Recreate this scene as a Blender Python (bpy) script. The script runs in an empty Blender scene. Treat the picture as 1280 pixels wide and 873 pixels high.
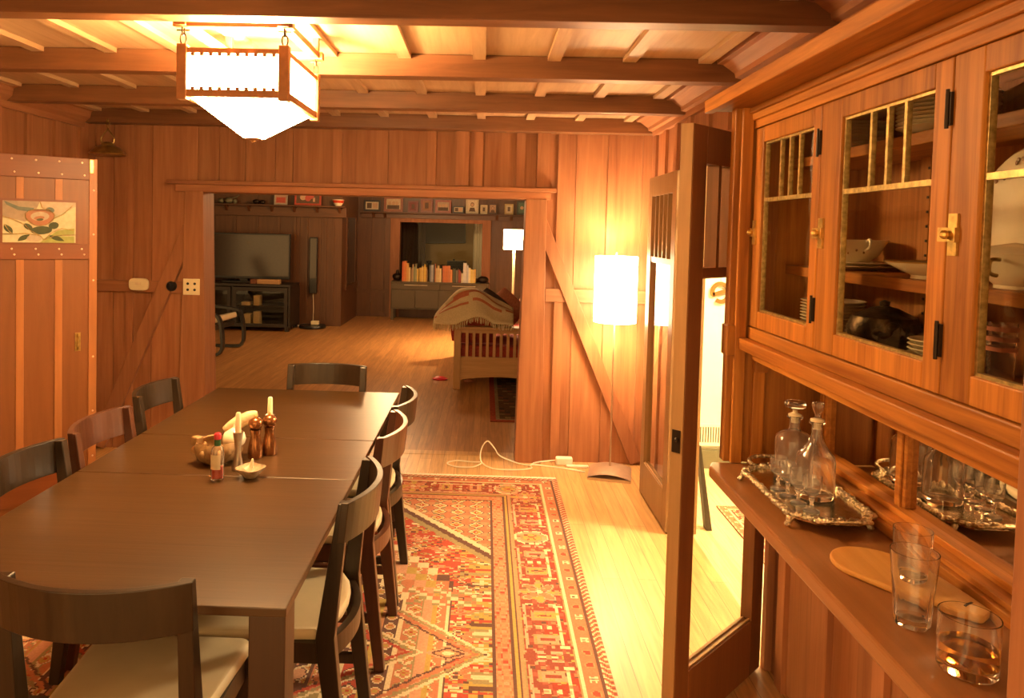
import bpy, math, random
import numpy as np
from mathutils import Matrix, Vector
R = random.Random(7)
scn = bpy.context.scene
COL = scn.collection

# ---------------------------------------------------------------- camera, world, exposure
def camera():
    a, b, c = 0.02361447, 0.03832137, 0.02428990
    base = Matrix(((1,0,0),(0,0,-1),(0,1,0)))
    Ry = Matrix(((math.cos(a),0,math.sin(a)),(0,1,0),(-math.sin(a),0,math.cos(a))))
    Rx = Matrix(((1,0,0),(0,math.cos(b),-math.sin(b)),(0,math.sin(b),math.cos(b))))
    Rz = Matrix(((math.cos(c),-math.sin(c),0),(math.sin(c),math.cos(c),0),(0,0,1)))
    M = Rz @ Rx @ Ry @ base
    cd = bpy.data.cameras.new('camera'); co = bpy.data.objects.new('camera', cd); COL.objects.link(co)
    r, d, f = M[0], M[1], M[2]
    mw = Matrix(((r[0],-d[0],-f[0],0),(r[1],-d[1],-f[1],0),(r[2],-d[2],-f[2],1.6),(0,0,0,1)))
    co.matrix_world = mw
    cd.sensor_fit = 'HORIZONTAL'; cd.sensor_width = 36; cd.lens = 36*930.12/1280
    cd.shift_x = (640-583.97)/1280; cd.shift_y = (322.07-436.5)/1280
    cd.clip_start = .02; cd.clip_end = 100
    scn.camera = co
camera()
W = bpy.data.worlds.new('world'); scn.world = W; W.use_nodes = True
bg = W.node_tree.nodes['Background']; bg.inputs[0].default_value = (1,.56,.2,1); bg.inputs[1].default_value = .7
scn.view_settings.view_transform = 'Standard'; scn.view_settings.look = 'None'
scn.view_settings.exposure = 2.0; scn.view_settings.gamma = 1; scn.view_settings.use_curve_mapping = False
WARM = (1,.61,.28)
def lamp(name, loc, power, radius, color=WARM):
    l = bpy.data.lights.new(name, 'POINT'); l.energy = power; l.shadow_soft_size = radius; l.color = color
    o = bpy.data.objects.new(name, l); o.location = loc; COL.objects.link(o); return o
P_CHAND, E_CHAND = 62, 16
P_FLOOR, E_FLOOR = 13, 6.5
P_LIV, E_LIV = 190, 9
P_HALL = 85
P_STUDY = 5
lamp('hall_light', (2.1,3.6,2.2), P_HALL, .12, (1,.74,.42))
lamp('living_ceiling_light', (-1.2,9.6,2.3), 44, .15)
lamp('study_fill_light', (1.3,13.9,1.9), P_STUDY, .1)  # unseen dim fill added to brighten the study wall, no lamp there

# ---------------------------------------------------------------- materials
def newmat(name):
    m = bpy.data.materials.new(name); m.use_nodes = True
    nt = m.node_tree; p = nt.nodes['Principled BSDF']; return m, nt, p
def plain(name, col, rough=.5, metal=0, var=.12, scale=30, spec=.5, bump=0, **kw):
    m, nt, p = newmat(name); N = nt.nodes; L = nt.links
    tc = N.new('ShaderNodeTexCoord'); no = N.new('ShaderNodeTexNoise'); no.inputs['Scale'].default_value = scale; no.inputs['Detail'].default_value = 4
    L.new(tc.outputs['Object'], no.inputs['Vector'])
    cr = N.new('ShaderNodeValToRGB'); e = cr.color_ramp.elements
    e[0].position=.3; e[1].position=.7
    e[0].color = tuple(max(0,c*(1-var)) for c in col)+(1,); e[1].color = tuple(min(1,c*(1+var)) for c in col)+(1,)
    L.new(no.outputs['Fac'], cr.inputs[0]); L.new(cr.outputs[0], p.inputs['Base Color'])
    p.inputs['Roughness'].default_value = rough; p.inputs['Metallic'].default_value = metal; p.inputs['Specular IOR Level'].default_value = spec
    if bump:
        b = N.new('ShaderNodeBump'); b.inputs['Strength'].default_value = bump; b.inputs['Distance'].default_value=.01; L.new(no.outputs['Fac'], b.inputs['Height']); L.new(b.outputs[0], p.inputs['Normal'])
    for k, v in kw.items(): p.inputs[k.replace('_',' ')].default_value = v
    return m
def wood(name, dark, light, axis='z', sc=26, rough=.42, island=.22, contrast=1., streak=1.8, spec=.45):
    m, nt, p = newmat(name); N = nt.nodes; L = nt.links
    tc = N.new('ShaderNodeTexCoord'); oi = N.new('ShaderNodeObjectInfo'); ge = N.new('ShaderNodeNewGeometry')
    mul = N.new('ShaderNodeMath'); mul.operation='MULTIPLY'; mul.inputs[1].default_value=37.
    ad = N.new('ShaderNodeMath'); ad.operation='ADD'
    L.new(oi.outputs['Random'], ad.inputs[0]); L.new(ge.outputs['Random Per Island'], ad.inputs[1]); L.new(ad.outputs[0], mul.inputs[0])
    va = N.new('ShaderNodeVectorMath'); va.operation='ADD'; L.new(tc.outputs['Object'], va.inputs[0]); L.new(mul.outputs[0], va.inputs[1])
    mp = N.new('ShaderNodeMapping'); s = [sc]*3; s['xyz'.index(axis)] = streak; mp.inputs['Scale'].default_value = s
    L.new(va.outputs[0], mp.inputs['Vector'])
    n1 = N.new('ShaderNodeTexNoise'); n1.inputs['Scale'].default_value=1; n1.inputs['Detail'].default_value=6; n1.inputs['Roughness'].default_value=.62; n1.inputs['Distortion'].default_value=.7
    L.new(mp.outputs[0], n1.inputs['Vector'])
    mp2 = N.new('ShaderNodeMapping'); s2=[sc*.16]*3; s2['xyz'.index(axis)] = streak*.35; mp2.inputs['Scale'].default_value=s2
    L.new(va.outputs[0], mp2.inputs['Vector'])
    n2 = N.new('ShaderNodeTexNoise'); n2.inputs['Scale'].default_value=1; n2.inputs['Detail'].default_value=3; n2.inputs['Distortion'].default_value=1.2
    L.new(mp2.outputs[0], n2.inputs['Vector'])
    mx = N.new('ShaderNodeMath'); mx.operation='MULTIPLY_ADD'; mx.inputs[1].default_value=.55; 
    L.new(n1.outputs['Fac'], mx.inputs[0])
    m2 = N.new('ShaderNodeMath'); m2.operation='MULTIPLY'; m2.inputs[1].default_value=.45; L.new(n2.outputs['Fac'], m2.inputs[0]); L.new(m2.outputs[0], mx.inputs[2])
    cr = N.new('ShaderNodeValToRGB'); e = cr.color_ramp.elements; w=.17/contrast
    e[0].position=.5-w; e[1].position=.5+w; e[0].color=tuple(dark)+(1,); e[1].color=tuple(light)+(1,)
    L.new(mx.outputs[0], cr.inputs[0])
    hs = N.new('ShaderNodeHueSaturation'); mr = N.new('ShaderNodeMapRange'); mr.inputs['To Min'].default_value=1-island; mr.inputs['To Max'].default_value=1+island
    L.new(ge.outputs['Random Per Island'], mr.inputs['Value']); L.new(mr.outputs[0], hs.inputs['Value']); L.new(cr.outputs[0], hs.inputs['Color'])
    L.new(hs.outputs[0], p.inputs['Base Color'])
    b = N.new('ShaderNodeBump'); b.inputs['Strength'].default_value=.12; b.inputs['Distance'].default_value=.004; L.new(n1.outputs['Fac'], b.inputs['Height']); L.new(b.outputs[0], p.inputs['Normal'])
    p.inputs['Roughness'].default_value=rough; p.inputs['Specular IOR Level'].default_value=spec
    return m
def emit(name, col, strength):
    m, nt, p = newmat(name); N = nt.nodes; L = nt.links
    p.inputs['Base Color'].default_value=(.8,.7,.5,1)
    tc = N.new('ShaderNodeTexCoord'); no = N.new('ShaderNodeTexNoise'); no.inputs['Scale'].default_value=9
    L.new(tc.outputs['Object'], no.inputs['Vector'])
    mr = N.new('ShaderNodeMapRange'); mr.inputs['To Min'].default_value=strength*.8; mr.inputs['To Max'].default_value=strength*1.2
    L.new(no.outputs['Fac'], mr.inputs['Value']); L.new(mr.outputs[0], p.inputs['Emission Strength'])
    p.inputs['Emission Color'].default_value=tuple(col)+(1,)
    return m
def pane(name, tint=(1,1,1), refl=1.0, ripple=0.):
    m = bpy.data.materials.new(name); m.use_nodes=True; nt=m.node_tree; N=nt.nodes; L=nt.links
    for n in list(N):
        if n.type!='OUTPUT_MATERIAL': N.remove(n)
    out=[n for n in N if n.type=='OUTPUT_MATERIAL'][0]
    tr=N.new('ShaderNodeBsdfTransparent'); tr.inputs[0].default_value=tuple(tint)+(1,)
    gl=N.new('ShaderNodeBsdfGlossy'); gl.inputs['Roughness'].default_value=.01
    fr=N.new('ShaderNodeFresnel'); fr.inputs[0].default_value=1.5
    mu=N.new('ShaderNodeMath'); mu.operation='MULTIPLY'; mu.inputs[1].default_value=refl; mu.use_clamp=True
    mx=N.new('ShaderNodeMixShader')
    if ripple:
        tc=N.new('ShaderNodeTexCoord'); no=N.new('ShaderNodeTexNoise'); no.inputs['Scale'].default_value=7; L.new(tc.outputs['Object'],no.inputs['Vector'])
        b=N.new('ShaderNodeBump'); b.inputs['Strength'].default_value=ripple; b.inputs['Distance'].default_value=.02; L.new(no.outputs['Fac'],b.inputs['Height']); L.new(b.outputs[0],gl.inputs['Normal'])
    ge=N.new('ShaderNodeNewGeometry'); fb=N.new('ShaderNodeMath'); fb.operation='SUBTRACT'; fb.inputs[0].default_value=1; L.new(ge.outputs['Backfacing'],fb.inputs[1])
    m3=N.new('ShaderNodeMath'); m3.operation='MULTIPLY'; L.new(fr.outputs[0],m3.inputs[0]); L.new(fb.outputs[0],m3.inputs[1])
    L.new(m3.outputs[0],mu.inputs[0]); L.new(mu.outputs[0],mx.inputs[0]); L.new(tr.outputs[0],mx.inputs[1]); L.new(gl.outputs[0],mx.inputs[2]); L.new(mx.outputs[0],out.inputs[0])
    return m
def glassy(name, col=(1,1,1), rough=0., ior=1.45, tw=1.):
    m,nt,p=newmat(name); p.inputs['Base Color'].default_value=tuple(col)+(1,); p.inputs['Transmission Weight'].default_value=tw; p.inputs['Roughness'].default_value=rough; p.inputs['IOR'].default_value=ior
    return m
def planks(name, c1, c2, mortar, width, length, rough, offs=.37):
    m,nt,p=newmat(name); N=nt.nodes; L=nt.links
    tc=N.new('ShaderNodeTexCoord'); mp=N.new('ShaderNodeMapping'); mp.inputs['Rotation'].default_value=(0,0,math.pi/2)
    L.new(tc.outputs['Object'],mp.inputs['Vector'])
    br=N.new('ShaderNodeTexBrick'); br.offset=offs; br.inputs['Scale'].default_value=1; br.inputs['Brick Width'].default_value=length; br.inputs['Row Height'].default_value=width
    br.inputs['Mortar Size'].default_value=.0012; br.inputs['Mortar Smooth'].default_value=.3; br.inputs['Bias'].default_value=0
    br.inputs['Color1'].default_value=tuple(c1)+(1,); br.inputs['Color2'].default_value=tuple(c2)+(1,); br.inputs['Mortar'].default_value=tuple(mortar)+(1,)
    L.new(mp.outputs[0],br.inputs['Vector'])
    m2=N.new('ShaderNodeMapping'); m2.inputs['Scale'].default_value=(34,2.2,1); L.new(tc.outputs['Object'],m2.inputs['Vector'])
    no=N.new('ShaderNodeTexNoise'); no.inputs['Scale'].default_value=1; no.inputs['Detail'].default_value=6; no.inputs['Distortion'].default_value=1.3; L.new(m2.outputs[0],no.inputs['Vector'])
    mr=N.new('ShaderNodeMapRange'); mr.inputs['From Min'].default_value=.3; mr.inputs['From Max'].default_value=.7; mr.inputs['To Min'].default_value=.72; mr.inputs['To Max'].default_value=1.16
    L.new(no.outputs['Fac'],mr.inputs['Value'])
    hs=N.new('ShaderNodeHueSaturation'); L.new(br.outputs['Color'],hs.inputs['Color']); L.new(mr.outputs[0],hs.inputs['Value']); L.new(hs.outputs[0],p.inputs['Base Color'])
    p.inputs['Roughness'].default_value=rough
    return m
def attr_mat(name, rough=.95):
    m,nt,p=newmat(name); a=nt.nodes.new('ShaderNodeAttribute'); a.attribute_name='knot'
    nt.links.new(a.outputs['Color'],p.inputs['Base Color']); p.inputs['Roughness'].default_value=rough; p.inputs['Specular IOR Level'].default_value=.1
    return m

M = {}
M['wallz'] = wood('redwood boards upright', (0.192,0.069,0.030),(0.449,0.202,0.092),'z', spec=.3, rough=.58, contrast=.62, island=.14, sc=34)
M['wallx'] = wood('redwood boards along x', (0.192,0.069,0.030),(0.449,0.202,0.092),'x', spec=.3, rough=.58, contrast=.62, island=.14, sc=34)
M['wally'] = wood('redwood boards along y', (0.192,0.069,0.030),(0.449,0.202,0.092),'y', spec=.3, rough=.58, contrast=.62, island=.14, sc=34)
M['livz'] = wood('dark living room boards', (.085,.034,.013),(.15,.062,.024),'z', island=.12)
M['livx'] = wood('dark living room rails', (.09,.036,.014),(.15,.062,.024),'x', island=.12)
M['ceilx'] = wood('ceiling beam wood', (0.119,0.045,0.017),(0.268,0.114,0.045),'x')
M['ceily'] = wood('ceiling board wood', (0.374,0.221,0.111),(0.578,0.399,0.230),'y', island=.12)
M['cabz'] = wood('cabinet fir upright', (0.257,0.087,0.016),(0.529,0.217,0.041),'z', sc=58, contrast=1.35, streak=2.6, rough=.45, spec=.25)
M['caby'] = wood('cabinet fir along y', (0.257,0.087,0.016),(0.529,0.217,0.041),'y', sc=58, contrast=1.35, streak=2.6, rough=.45, spec=.25)
M['cabin'] = wood('cabinet inner boards', (0.227,0.081,0.016),(0.432,0.174,0.037),'z', sc=58, contrast=1.35, streak=2.6, rough=.5)
M['counter'] = wood('worn counter wood', (0.160,0.067,0.026),(0.320,0.144,0.054),'y', sc=30, rough=.3, contrast=.8)
M['doorz'] = wood('door wood upright', (.15,.06,.022),(.24,.10,.036),'z')
M['doorx'] = wood('door wood rails', (.15,.06,.022),(.24,.10,.036),'x')
M['pdoorz'] = wood('plank door boards', (0.149,0.047,0.013),(0.220,0.080,0.022),'z', island=.1, contrast=.8)
M['pdoorx'] = wood('plank door rails', (0.144,0.039,0.011),(0.216,0.066,0.018),'x', island=.05, contrast=.7)
M['pale2'] = wood('plank door battens', (0.260,0.092,0.028),(0.428,0.170,0.050),'z', island=.05, contrast=.7)
M['pale'] = wood('pale worn edge wood', (.28,.16,.065),(.42,.25,.11),'z')
M['tan'] = wood('tan hall side door wood', (.20,.11,.045),(.29,.17,.07),'z', island=.05, contrast=.8)
M['table'] = wood('espresso table wood', (.042,.0195,.006),(.078,.037,.0115),'x', sc=40, rough=.34, island=.06, contrast=.75, spec=.42)
M['tablez'] = wood('espresso leg wood', (.035,.016,.008),(.06,.028,.013),'z', sc=40, rough=.4, island=.06)
M['chairb'] = wood('black brown chair wood', (0.017,0.010,0.005),(0.038,0.022,0.011),'z', sc=40, rough=.28, island=.05)
M['chairr'] = wood('reddish brown chair wood', (0.056,0.019,0.010),(0.096,0.034,0.016),'z', sc=40, rough=.28, island=.05)
M['seat'] = plain('cream seat leatherette', (.52,.42,.26), .5, var=.08, scale=8)
M['floor'] = planks('oak floor', (.50,.28,.10),(.62,.38,.155),(.20,.09,.03),.083,1.7,.33)
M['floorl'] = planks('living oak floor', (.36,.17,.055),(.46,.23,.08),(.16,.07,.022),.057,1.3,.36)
M['hallfloor'] = planks('hall floor', (.66,.5,.27),(.72,.56,.32),(.4,.28,.13),.083,1.7,.4)
M['white'] = plain('white plaster', (.82,.78,.66), .7, var=.03)
M['hallbase'] = plain('grey green baseboard paint', (.16,.15,.09), .5, var=.05)
M['beige'] = plain('beige study wall', (.40,.29,.13), .8, var=.04)
M['black'] = plain('black plastic', (.012,.011,.01), .35, var=.2)
M['screen'] = plain('dark tv glass', (.03,.015,.006), .16, var=.1)
M['iron'] = plain('dark iron', (.03,.018,.01), .45, .6)
M['brass'] = plain('aged brass', (.62,.42,.13), .34, .9, var=.3, scale=60)
M['came'] = plain('brass came', (.46,.34,.13), .4, .7, var=.35, scale=90)
M['tarnish'] = plain('tarnished dark silver', (.10,.065,.035), .42, .7, var=.6, scale=40, bump=.4)
M['copper2'] = plain('bright copper rivet', (.9,.6,.4), .3, .3)
M['silver'] = plain('silver plate', (.70,.62,.48), .2, 1, var=.2, scale=70)
M['silverb'] = plain('embossed silver border', (.66,.58,.44), .28, 1, var=.5, scale=160, bump=.6)
M['pewter'] = plain('brushed pewter', (.50,.44,.35), .32, .95, var=.1)
M['copper'] = plain('copper brown wood', (.34,.14,.05), .2, .75, var=.1)
M['steel'] = plain('brushed lamp steel', (.55,.42,.30), .42, .55, var=.06)
M['glass'] = glassy('clear glass', tw=.985)
M['decglass'] = glassy('decanter glass', tw=.965)
M['cutglass'] = glassy('cut glass', tw=.93)
M['amber'] = glassy('amber drink', (.85,.45,.09), 0, 1.36)
M['water'] = glassy('clear water', (.97,.97,.95), 0, 1.33)
M['pane'] = pane('window pane glass', (.97,.97,.93))
M['panecab'] = pane('old wavy cabinet glass', (.97,.96,.92), 1.0, .12)
M['panedim'] = pane('interior window glass', (.95,.95,.9), .35)
M['mirror'] = plain('mirror glass', (.72,.66,.56), .02, 1, var=.02, scale=4)
M['china'] = plain('cream china', (.74,.68,.5), .25, var=.03)
M['gilt'] = plain('gilt rim', (.5,.36,.14), .3, .6)
M['floral'] = plain('floral sprig paint', (.28,.16,.08), .4, var=.6, scale=80)
M['candle'] = plain('cream candle wax', (.82,.74,.5), .5, var=.03, Subsurface_Weight=.3)
M['burl'] = wood('burl bowl wood', (.20,.10,.035),(.48,.29,.12),'x', sc=22, streak=16, contrast=1.4, rough=.5)
M['onionw'] = plain('pale onion skin', (.85,.75,.55), .35, var=.06, scale=12)
M['onionb'] = plain('brown onion skin', (.5,.22,.06), .35, var=.2, scale=14)
M['shell'] = plain('grey brown shell', (.34,.24,.14), .5, var=.45, scale=50, bump=.4)
M['ginger'] = plain('pale root skin', (.62,.46,.26), .7, var=.2, scale=40, bump=.4)
M['red'] = plain('red sauce', (.55,.05,.015), .35)
M['redcap'] = plain('red cap', (.6,.03,.05), .35)
M['green'] = plain('green foil', (.03,.10,.03), .35)
M['label'] = plain('paper label', (.72,.6,.4), .7)
M['plastic'] = plain('cream switch plastic', (.74,.66,.42), .4, var=.03)
M['whitep'] = plain('white cord plastic', (.85,.8,.68), .45, var=.03)
M['cushred'] = plain('red cushion cloth', (.30,.035,.022), .9, var=.2, scale=60)
M['cushdark'] = plain('dark cushion cloth', (.05,.03,.02), .9, var=.3, scale=60)
M['cushrose'] = plain('rose cushion cloth', (.42,.16,.09), .9, var=.2, scale=50)
M['throw'] = plain('wool throw', (.56,.45,.27), .95, var=.12, scale=90, bump=.2)
M['throwred'] = plain('red throw stripe', (.42,.13,.07), .95, var=.15, scale=90)
M['sofaw'] = wood('oak sofa frame', (0.340,0.178,0.068),(0.561,0.315,0.128),'z')
M['sofax'] = wood('oak sofa rails', (0.340,0.178,0.068),(0.561,0.315,0.128),'x')
M['console'] = plain('grey brown lacquer', (.085,.06,.03), .4, var=.06, scale=6)
M['standw'] = plain('black brown stand veneer', (.02,.011,.006), .4, var=.2)
M['greyglass'] = pane('smoky door glass', (.8,.74,.62), .6)
M['paper'] = plain('paper', (.62,.52,.36), .8, var=.05)
M['boardw'] = wood('cutting board wood', (.62,.30,.07),(.85,.48,.15),'y', sc=22, rough=.4)
M['bell'] = plain('tarnished brass', (.36,.24,.08), .35, .85, var=.3, scale=30)
M['chandwood'] = plain('dark chandelier wood', (.26,.11,.035), .45, var=.2)
M['glow'] = emit('lit chandelier glass', (1,.63,.27), E_CHAND)
M['glowb'] = emit('lit chandelier bowl', (1,.63,.27), E_CHAND*2.1)
M['shade'] = emit('lit floor lamp shade', (1,.72,.40), E_FLOOR)
M['shade2'] = emit('lit living room lamp shade', (1,.72,.36), E_LIV)
M['bulb'] = emit('lit purple led', (.25,.1,1), 2)
def colm(name, c, rough=.6): 
    k='c_'+name
    if k not in M: M[k]=plain(name, c, rough, var=.12, scale=40)
    return M[k]

# ---------------------------------------------------------------- mesh builder
class MB:
    def __init__(s): s.v=[]; s.f=[]; s.m=[]
    def add(s, vs, fs, m=0):
        o=len(s.v); s.v+= [tuple(v) for v in vs]; s.f+=[tuple(i+o for i in f) for f in fs]; s.m+=[m]*len(fs); return s
    def box(s,x0,x1,y0,y1,z0,z1,m=0,T=None):
        vs=[(x,y,z) for x in (x0,x1) for y in (y0,y1) for z in (z0,z1)]
        if T is not None: vs=[T@Vector(v) for v in vs]
        return s.add(vs,[(0,1,3,2),(4,6,7,5),(0,4,5,1),(2,3,7,6),(0,2,6,4),(1,5,7,3)],m)
    def hexa(s,b,t,m=0):   # bottom 4 pts, top 4 pts
        return s.add(list(b)+list(t),[(3,2,1,0),(4,5,6,7),(0,1,5,4),(1,2,6,5),(2,3,7,6),(3,0,4,7)],m)
    def bar(s,p,q,w,h,up=(0,0,1),m=0):   # rectangular bar from p to q
        p=Vector(p);q=Vector(q);d=(q-p).normalized();u=Vector(up);a=d.cross(u)
        if a.length<1e-5: a=d.cross(Vector((1,0,0)))
        a.normalize();u=a.cross(d).normalized()
        c=[(-w/2,-h/2),(w/2,-h/2),(w/2,h/2),(-w/2,h/2)]
        return s.hexa([p+a*i+u*j for i,j in c],[q+a*i+u*j for i,j in c],m)
    def tube(s,pts,r,n=8,m=0,closed=False):
        pts=[Vector(p) for p in pts]; k=len(pts); rs=r if hasattr(r,'__len__') else [r]*k; vs=[];fs=[]
        prev=None
        for i,p in enumerate(pts):
            if closed: d=pts[(i+1)%k]-pts[i-1]
            else: d=pts[min(i+1,k-1)]-pts[max(i-1,0)]
            if d.length<1e-9: d=Vector((0,0,1))
            d.normalize()
            if prev is None:
                a=d.cross(Vector((0,0,1)))
                if a.length<1e-3: a=d.cross(Vector((0,1,0)))
            else: a=prev-d*prev.dot(d)
            a.normalize(); prev=a; b=d.cross(a)
            for j in range(n):
                t=2*math.pi*j/n; vs.append(p+(a*math.cos(t)+b*math.sin(t))*rs[i])
        for i in range(k if closed else k-1):
            for j in range(n):
                i2=(i+1)%k; fs.append((i*n+j,i*n+(j+1)%n,i2*n+(j+1)%n,i2*n+j))
        if not closed: fs.append(tuple(range(n))[::-1]); fs.append(tuple((k-1)*n+j for j in range(n)))
        return s.add(vs,fs,m)
    def lathe(s,prof,n=32,c=(0,0,0),m=0,fx=None):   # profile of (r,z)
        vs=[];fs=[];k=len(prof)
        for r,z in prof:
            for j in range(n):
                t=2*math.pi*j/n; q=r*(fx(t,z) if fx else 1)
                vs.append((c[0]+q*math.cos(t),c[1]+q*math.sin(t),c[2]+z))
        for i in range(k-1):
            for j in range(n): fs.append((i*n+j,i*n+(j+1)%n,(i+1)*n+(j+1)%n,(i+1)*n+j))
        ring=prof[0]==prof[-1]
        if prof[0][0]>1e-6 and not ring: fs.append(tuple(range(n))[::-1])
        if prof[-1][0]>1e-6 and not ring: fs.append(tuple((k-1)*n+j for j in range(n)))
        return s.add(vs,fs,m)
    def prism(s,poly,h0,h1,ax='z',m=0):
        n=len(poly)
        def P(a,b,h): return {'z':(a,b,h),'y':(a,h,b),'x':(h,a,b)}[ax]
        vs=[P(a,b,h0) for a,b in poly]+[P(a,b,h1) for a,b in poly]
        fs=[tuple(range(n))[::-1],tuple(range(n,2*n))]+[(i,(i+1)%n,n+(i+1)%n,n+i) for i in range(n)]
        return s.add(vs,fs,m)
    def grid(s,f,nu,nv,m=0):
        vs=[f(i/nu,j/nv) for j in range(nv+1) for i in range(nu+1)]
        fs=[(j*(nu+1)+i,j*(nu+1)+i+1,(j+1)*(nu+1)+i+1,(j+1)*(nu+1)+i) for j in range(nv) for i in range(nu)]
        return s.add(vs,fs,m)
    def ball(s,c,r,n=16,m=0,sx=1,sy=1,sz=1):
        k=n//2; pr=[(r*math.sin(math.pi*i/k),-r*math.cos(math.pi*i/k)*sz) for i in range(k+1)]
        o=len(s.v); s.lathe(pr,n,(0,0,0),m)
        for i in range(o,len(s.v)):
            v=s.v[i]; s.v[i]=(c[0]+v[0]*sx,c[1]+v[1]*sy,c[2]+v[2])
        return s
    def xf(s,T): s.v=[tuple(T@Vector(v)) for v in s.v]; return s
    def build(s,name,mats,parent=None,smooth=False,bevel=0,loc=None,solid=0):
        me=bpy.data.meshes.new(name); me.from_pydata(s.v,[],s.f)
        for mm in (mats if isinstance(mats,(list,tuple)) else [mats]): me.materials.append(mm)
        me.polygons.foreach_set('material_index',s.m)
        import bmesh
        b=bmesh.new(); b.from_mesh(me); bmesh.ops.remove_doubles(b,verts=b.verts,dist=1e-6) if smooth else None
        bmesh.ops.recalc_face_normals(b,faces=b.faces); b.to_mesh(me); b.free()
        if smooth:
            me.polygons.foreach_set('use_smooth',[True]*len(me.polygons))
            try: me.set_sharp_from_angle(angle=math.radians(40))
            except Exception: pass
        me.update()
        o=bpy.data.objects.new(name,me); COL.objects.link(o)
        if parent: o.parent=parent
        if loc is not None: o.location=loc
        if solid:
            md=o.modifiers.new('t','SOLIDIFY'); md.thickness=solid; md.offset=0
        if bevel:
            md=o.modifiers.new('b','BEVEL'); md.width=bevel; md.segments=2; md.limit_method='ANGLE'
        return o
def tag(o,label,cat,group=None):
    o['label']=label; o['category']=cat
    if group: o['group']=group
    return o
def thing(name,label,cat,loc=(0,0,0),rz=0,group=None):
    o=bpy.data.objects.new(name,None); COL.objects.link(o); o.empty_display_size=.05
    o.location=loc; o.rotation_euler=(0,0,rz); return tag(o,label,cat,group)
def struct(name,mb,mats,bevel=0): 
    o=mb.build(name,mats,bevel=bevel); o['kind']='structure'; return o
KIDS={}
def dup(root,loc,rz,label,group=None):
    r=root.copy(); COL.objects.link(r); r.location=loc; r.rotation_euler=(0,0,rz); r['label']=label
    if group: r['group']=group
    for ch in root.children:
        c=ch.copy(); COL.objects.link(c); c.parent=r
        for g in ch.children:
            d=g.copy(); COL.objects.link(d); d.parent=c
    return r
def lerp(a,b,t): return a+(b-a)*t
PI=math.pi

# ---------------------------------------------------------------- setting: shell of dining room
FY=5.13; XL=-2.76; XR=1.12; ZC=2.36; Y0=-.6
struct('floor',MB().box(XL-.2,XR+.02,Y0,5.2,-.06,0),M['floor'])
struct('floor_living',MB().box(-6,4,5.29,13.6,-.06,0),M['floorl'])
struct('trim_threshold',MB().box(-2.2,.6,5.2,5.29,-.06,.002),M['floor'])
struct('floor_hall',MB().box(XR+.02,3.6,.5,5.25,-.06,0),M['hallfloor'])
# ceiling: boards and battens in one mesh, beams each a trim
cm=MB()
cm.box(XL-.2,XR+.3,Y0,5.3,ZC,ZC+.04)
xs=[.93-.325*i for i in range(12)]
for x in xs:
    for y0,y1 in ((Y0,1.55),(1.63,2.39),(2.47,3.27),(3.36,4.14),(4.24,5.03)): cm.box(x-.028,x+.028,y0,y1,ZC-.022,ZC-.001)
struct('ceiling',cm,M['ceily'])
n=1
for y in (1.51,2.39,3.285,4.18):
    b=MB().box(XL,XR-.03,y-.01,y+.075,2.262,ZC-.001)
    struct('trim_%d'%n,b,M['ceilx'],.003); n+=1
struct('trim_%d'%n,MB().box(XL,XR-.0,5.01,FY-.001,2.264,ZC-.001),M['ceilx'],.003); n+=1
prof=[(XR-.001,2.245),(1.095,2.245),(1.09,2.275),(1.065,2.28),(1.06,2.30),(1.01,2.335),(.985,2.338),(.98,2.358),(XR-.001,2.358)]
struct('trim_%d'%n,MB().prism([(x,z) for x,z in prof],Y0,5.0,'y'),M['wally']); n+=1
prof=[(XL+.001,2.225),(XL+.03,2.225),(XL+.035,2.26),(XL+.07,2.29),(XL+.08,2.33),(XL+.13,2.358),(XL+.001,2.358)]
struct('trim_%d'%n,MB().prism(prof,Y0,5.0,'y'),M['wally']); n+=1
# far wall with wide opening
w=MB()
def boards(mb,x0,x1,z0,z1,step,y0,y1):
    x=x0
    while x<x1-1e-4:
        e=min(x+step,x1)
        if x1-e<.06: e=x1
        mb.box(x+.002,e-.002,y0,y0+.012,z0,z1); x=e
    mb.box(x0,x1,y0+.012,y1,z0,z1)
boards(w,XL-.1,-2.0,0,ZC,.27,FY,FY+.15); boards(w,.34,XR+.1,0,ZC,.27,FY,FY+.15)
boards(w,-2.0,.34,1.81,ZC,.33,FY,FY+.15)
for x in (-1.88,-1.49,-1.03,-.38,-.06,.23): w.box(x-.03,x+.03,FY-.018,FY,1.895,2.264)
for x in (-.17,.385): w.box(x-.045,x+.045,FY-.035,FY,1.895,2.264)
for x in (-2.47,-2.74): w.box(x-.025,x+.025,FY-.018,FY,0,2.264)
for x,h in ((.515,.03),(.86,.035),(1.09,.03)): w.box(x-h,x+h,FY-.018,FY,0,2.264)
struct('wall_far',w,M['wallz'])
def pil(name,a0,a1,b0,b1):
    y0,y1=FY-.055,FY+.155
    struct(name,MB().hexa([(a0,y0,0),(a1,y0,0),(a1,y1,0),(a0,y1,0)],[(b0,y0,1.815),(b1,y0,1.815),(b1,y1,1.815),(b0,y1,1.815)]),M['wallz'],.004)
pil('trim_%d'%n,-2.11,-1.905,-2.07,-1.945); n+=1
pil('trim_%d'%n,.24,.425,.272,.412); n+=1
struct('trim_%d'%n,MB().box(-2.19,.475,FY-.085,FY+.16,1.862,1.888).box(-2.14,.44,FY-.05,FY+.157,1.812,1.862),M['wallx'],.004); n+=1
struct('trim_%d'%n,MB().box(.42,XR,FY-.034,FY-.001,1.115,1.205),M['wallx'],.003); n+=1
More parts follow.
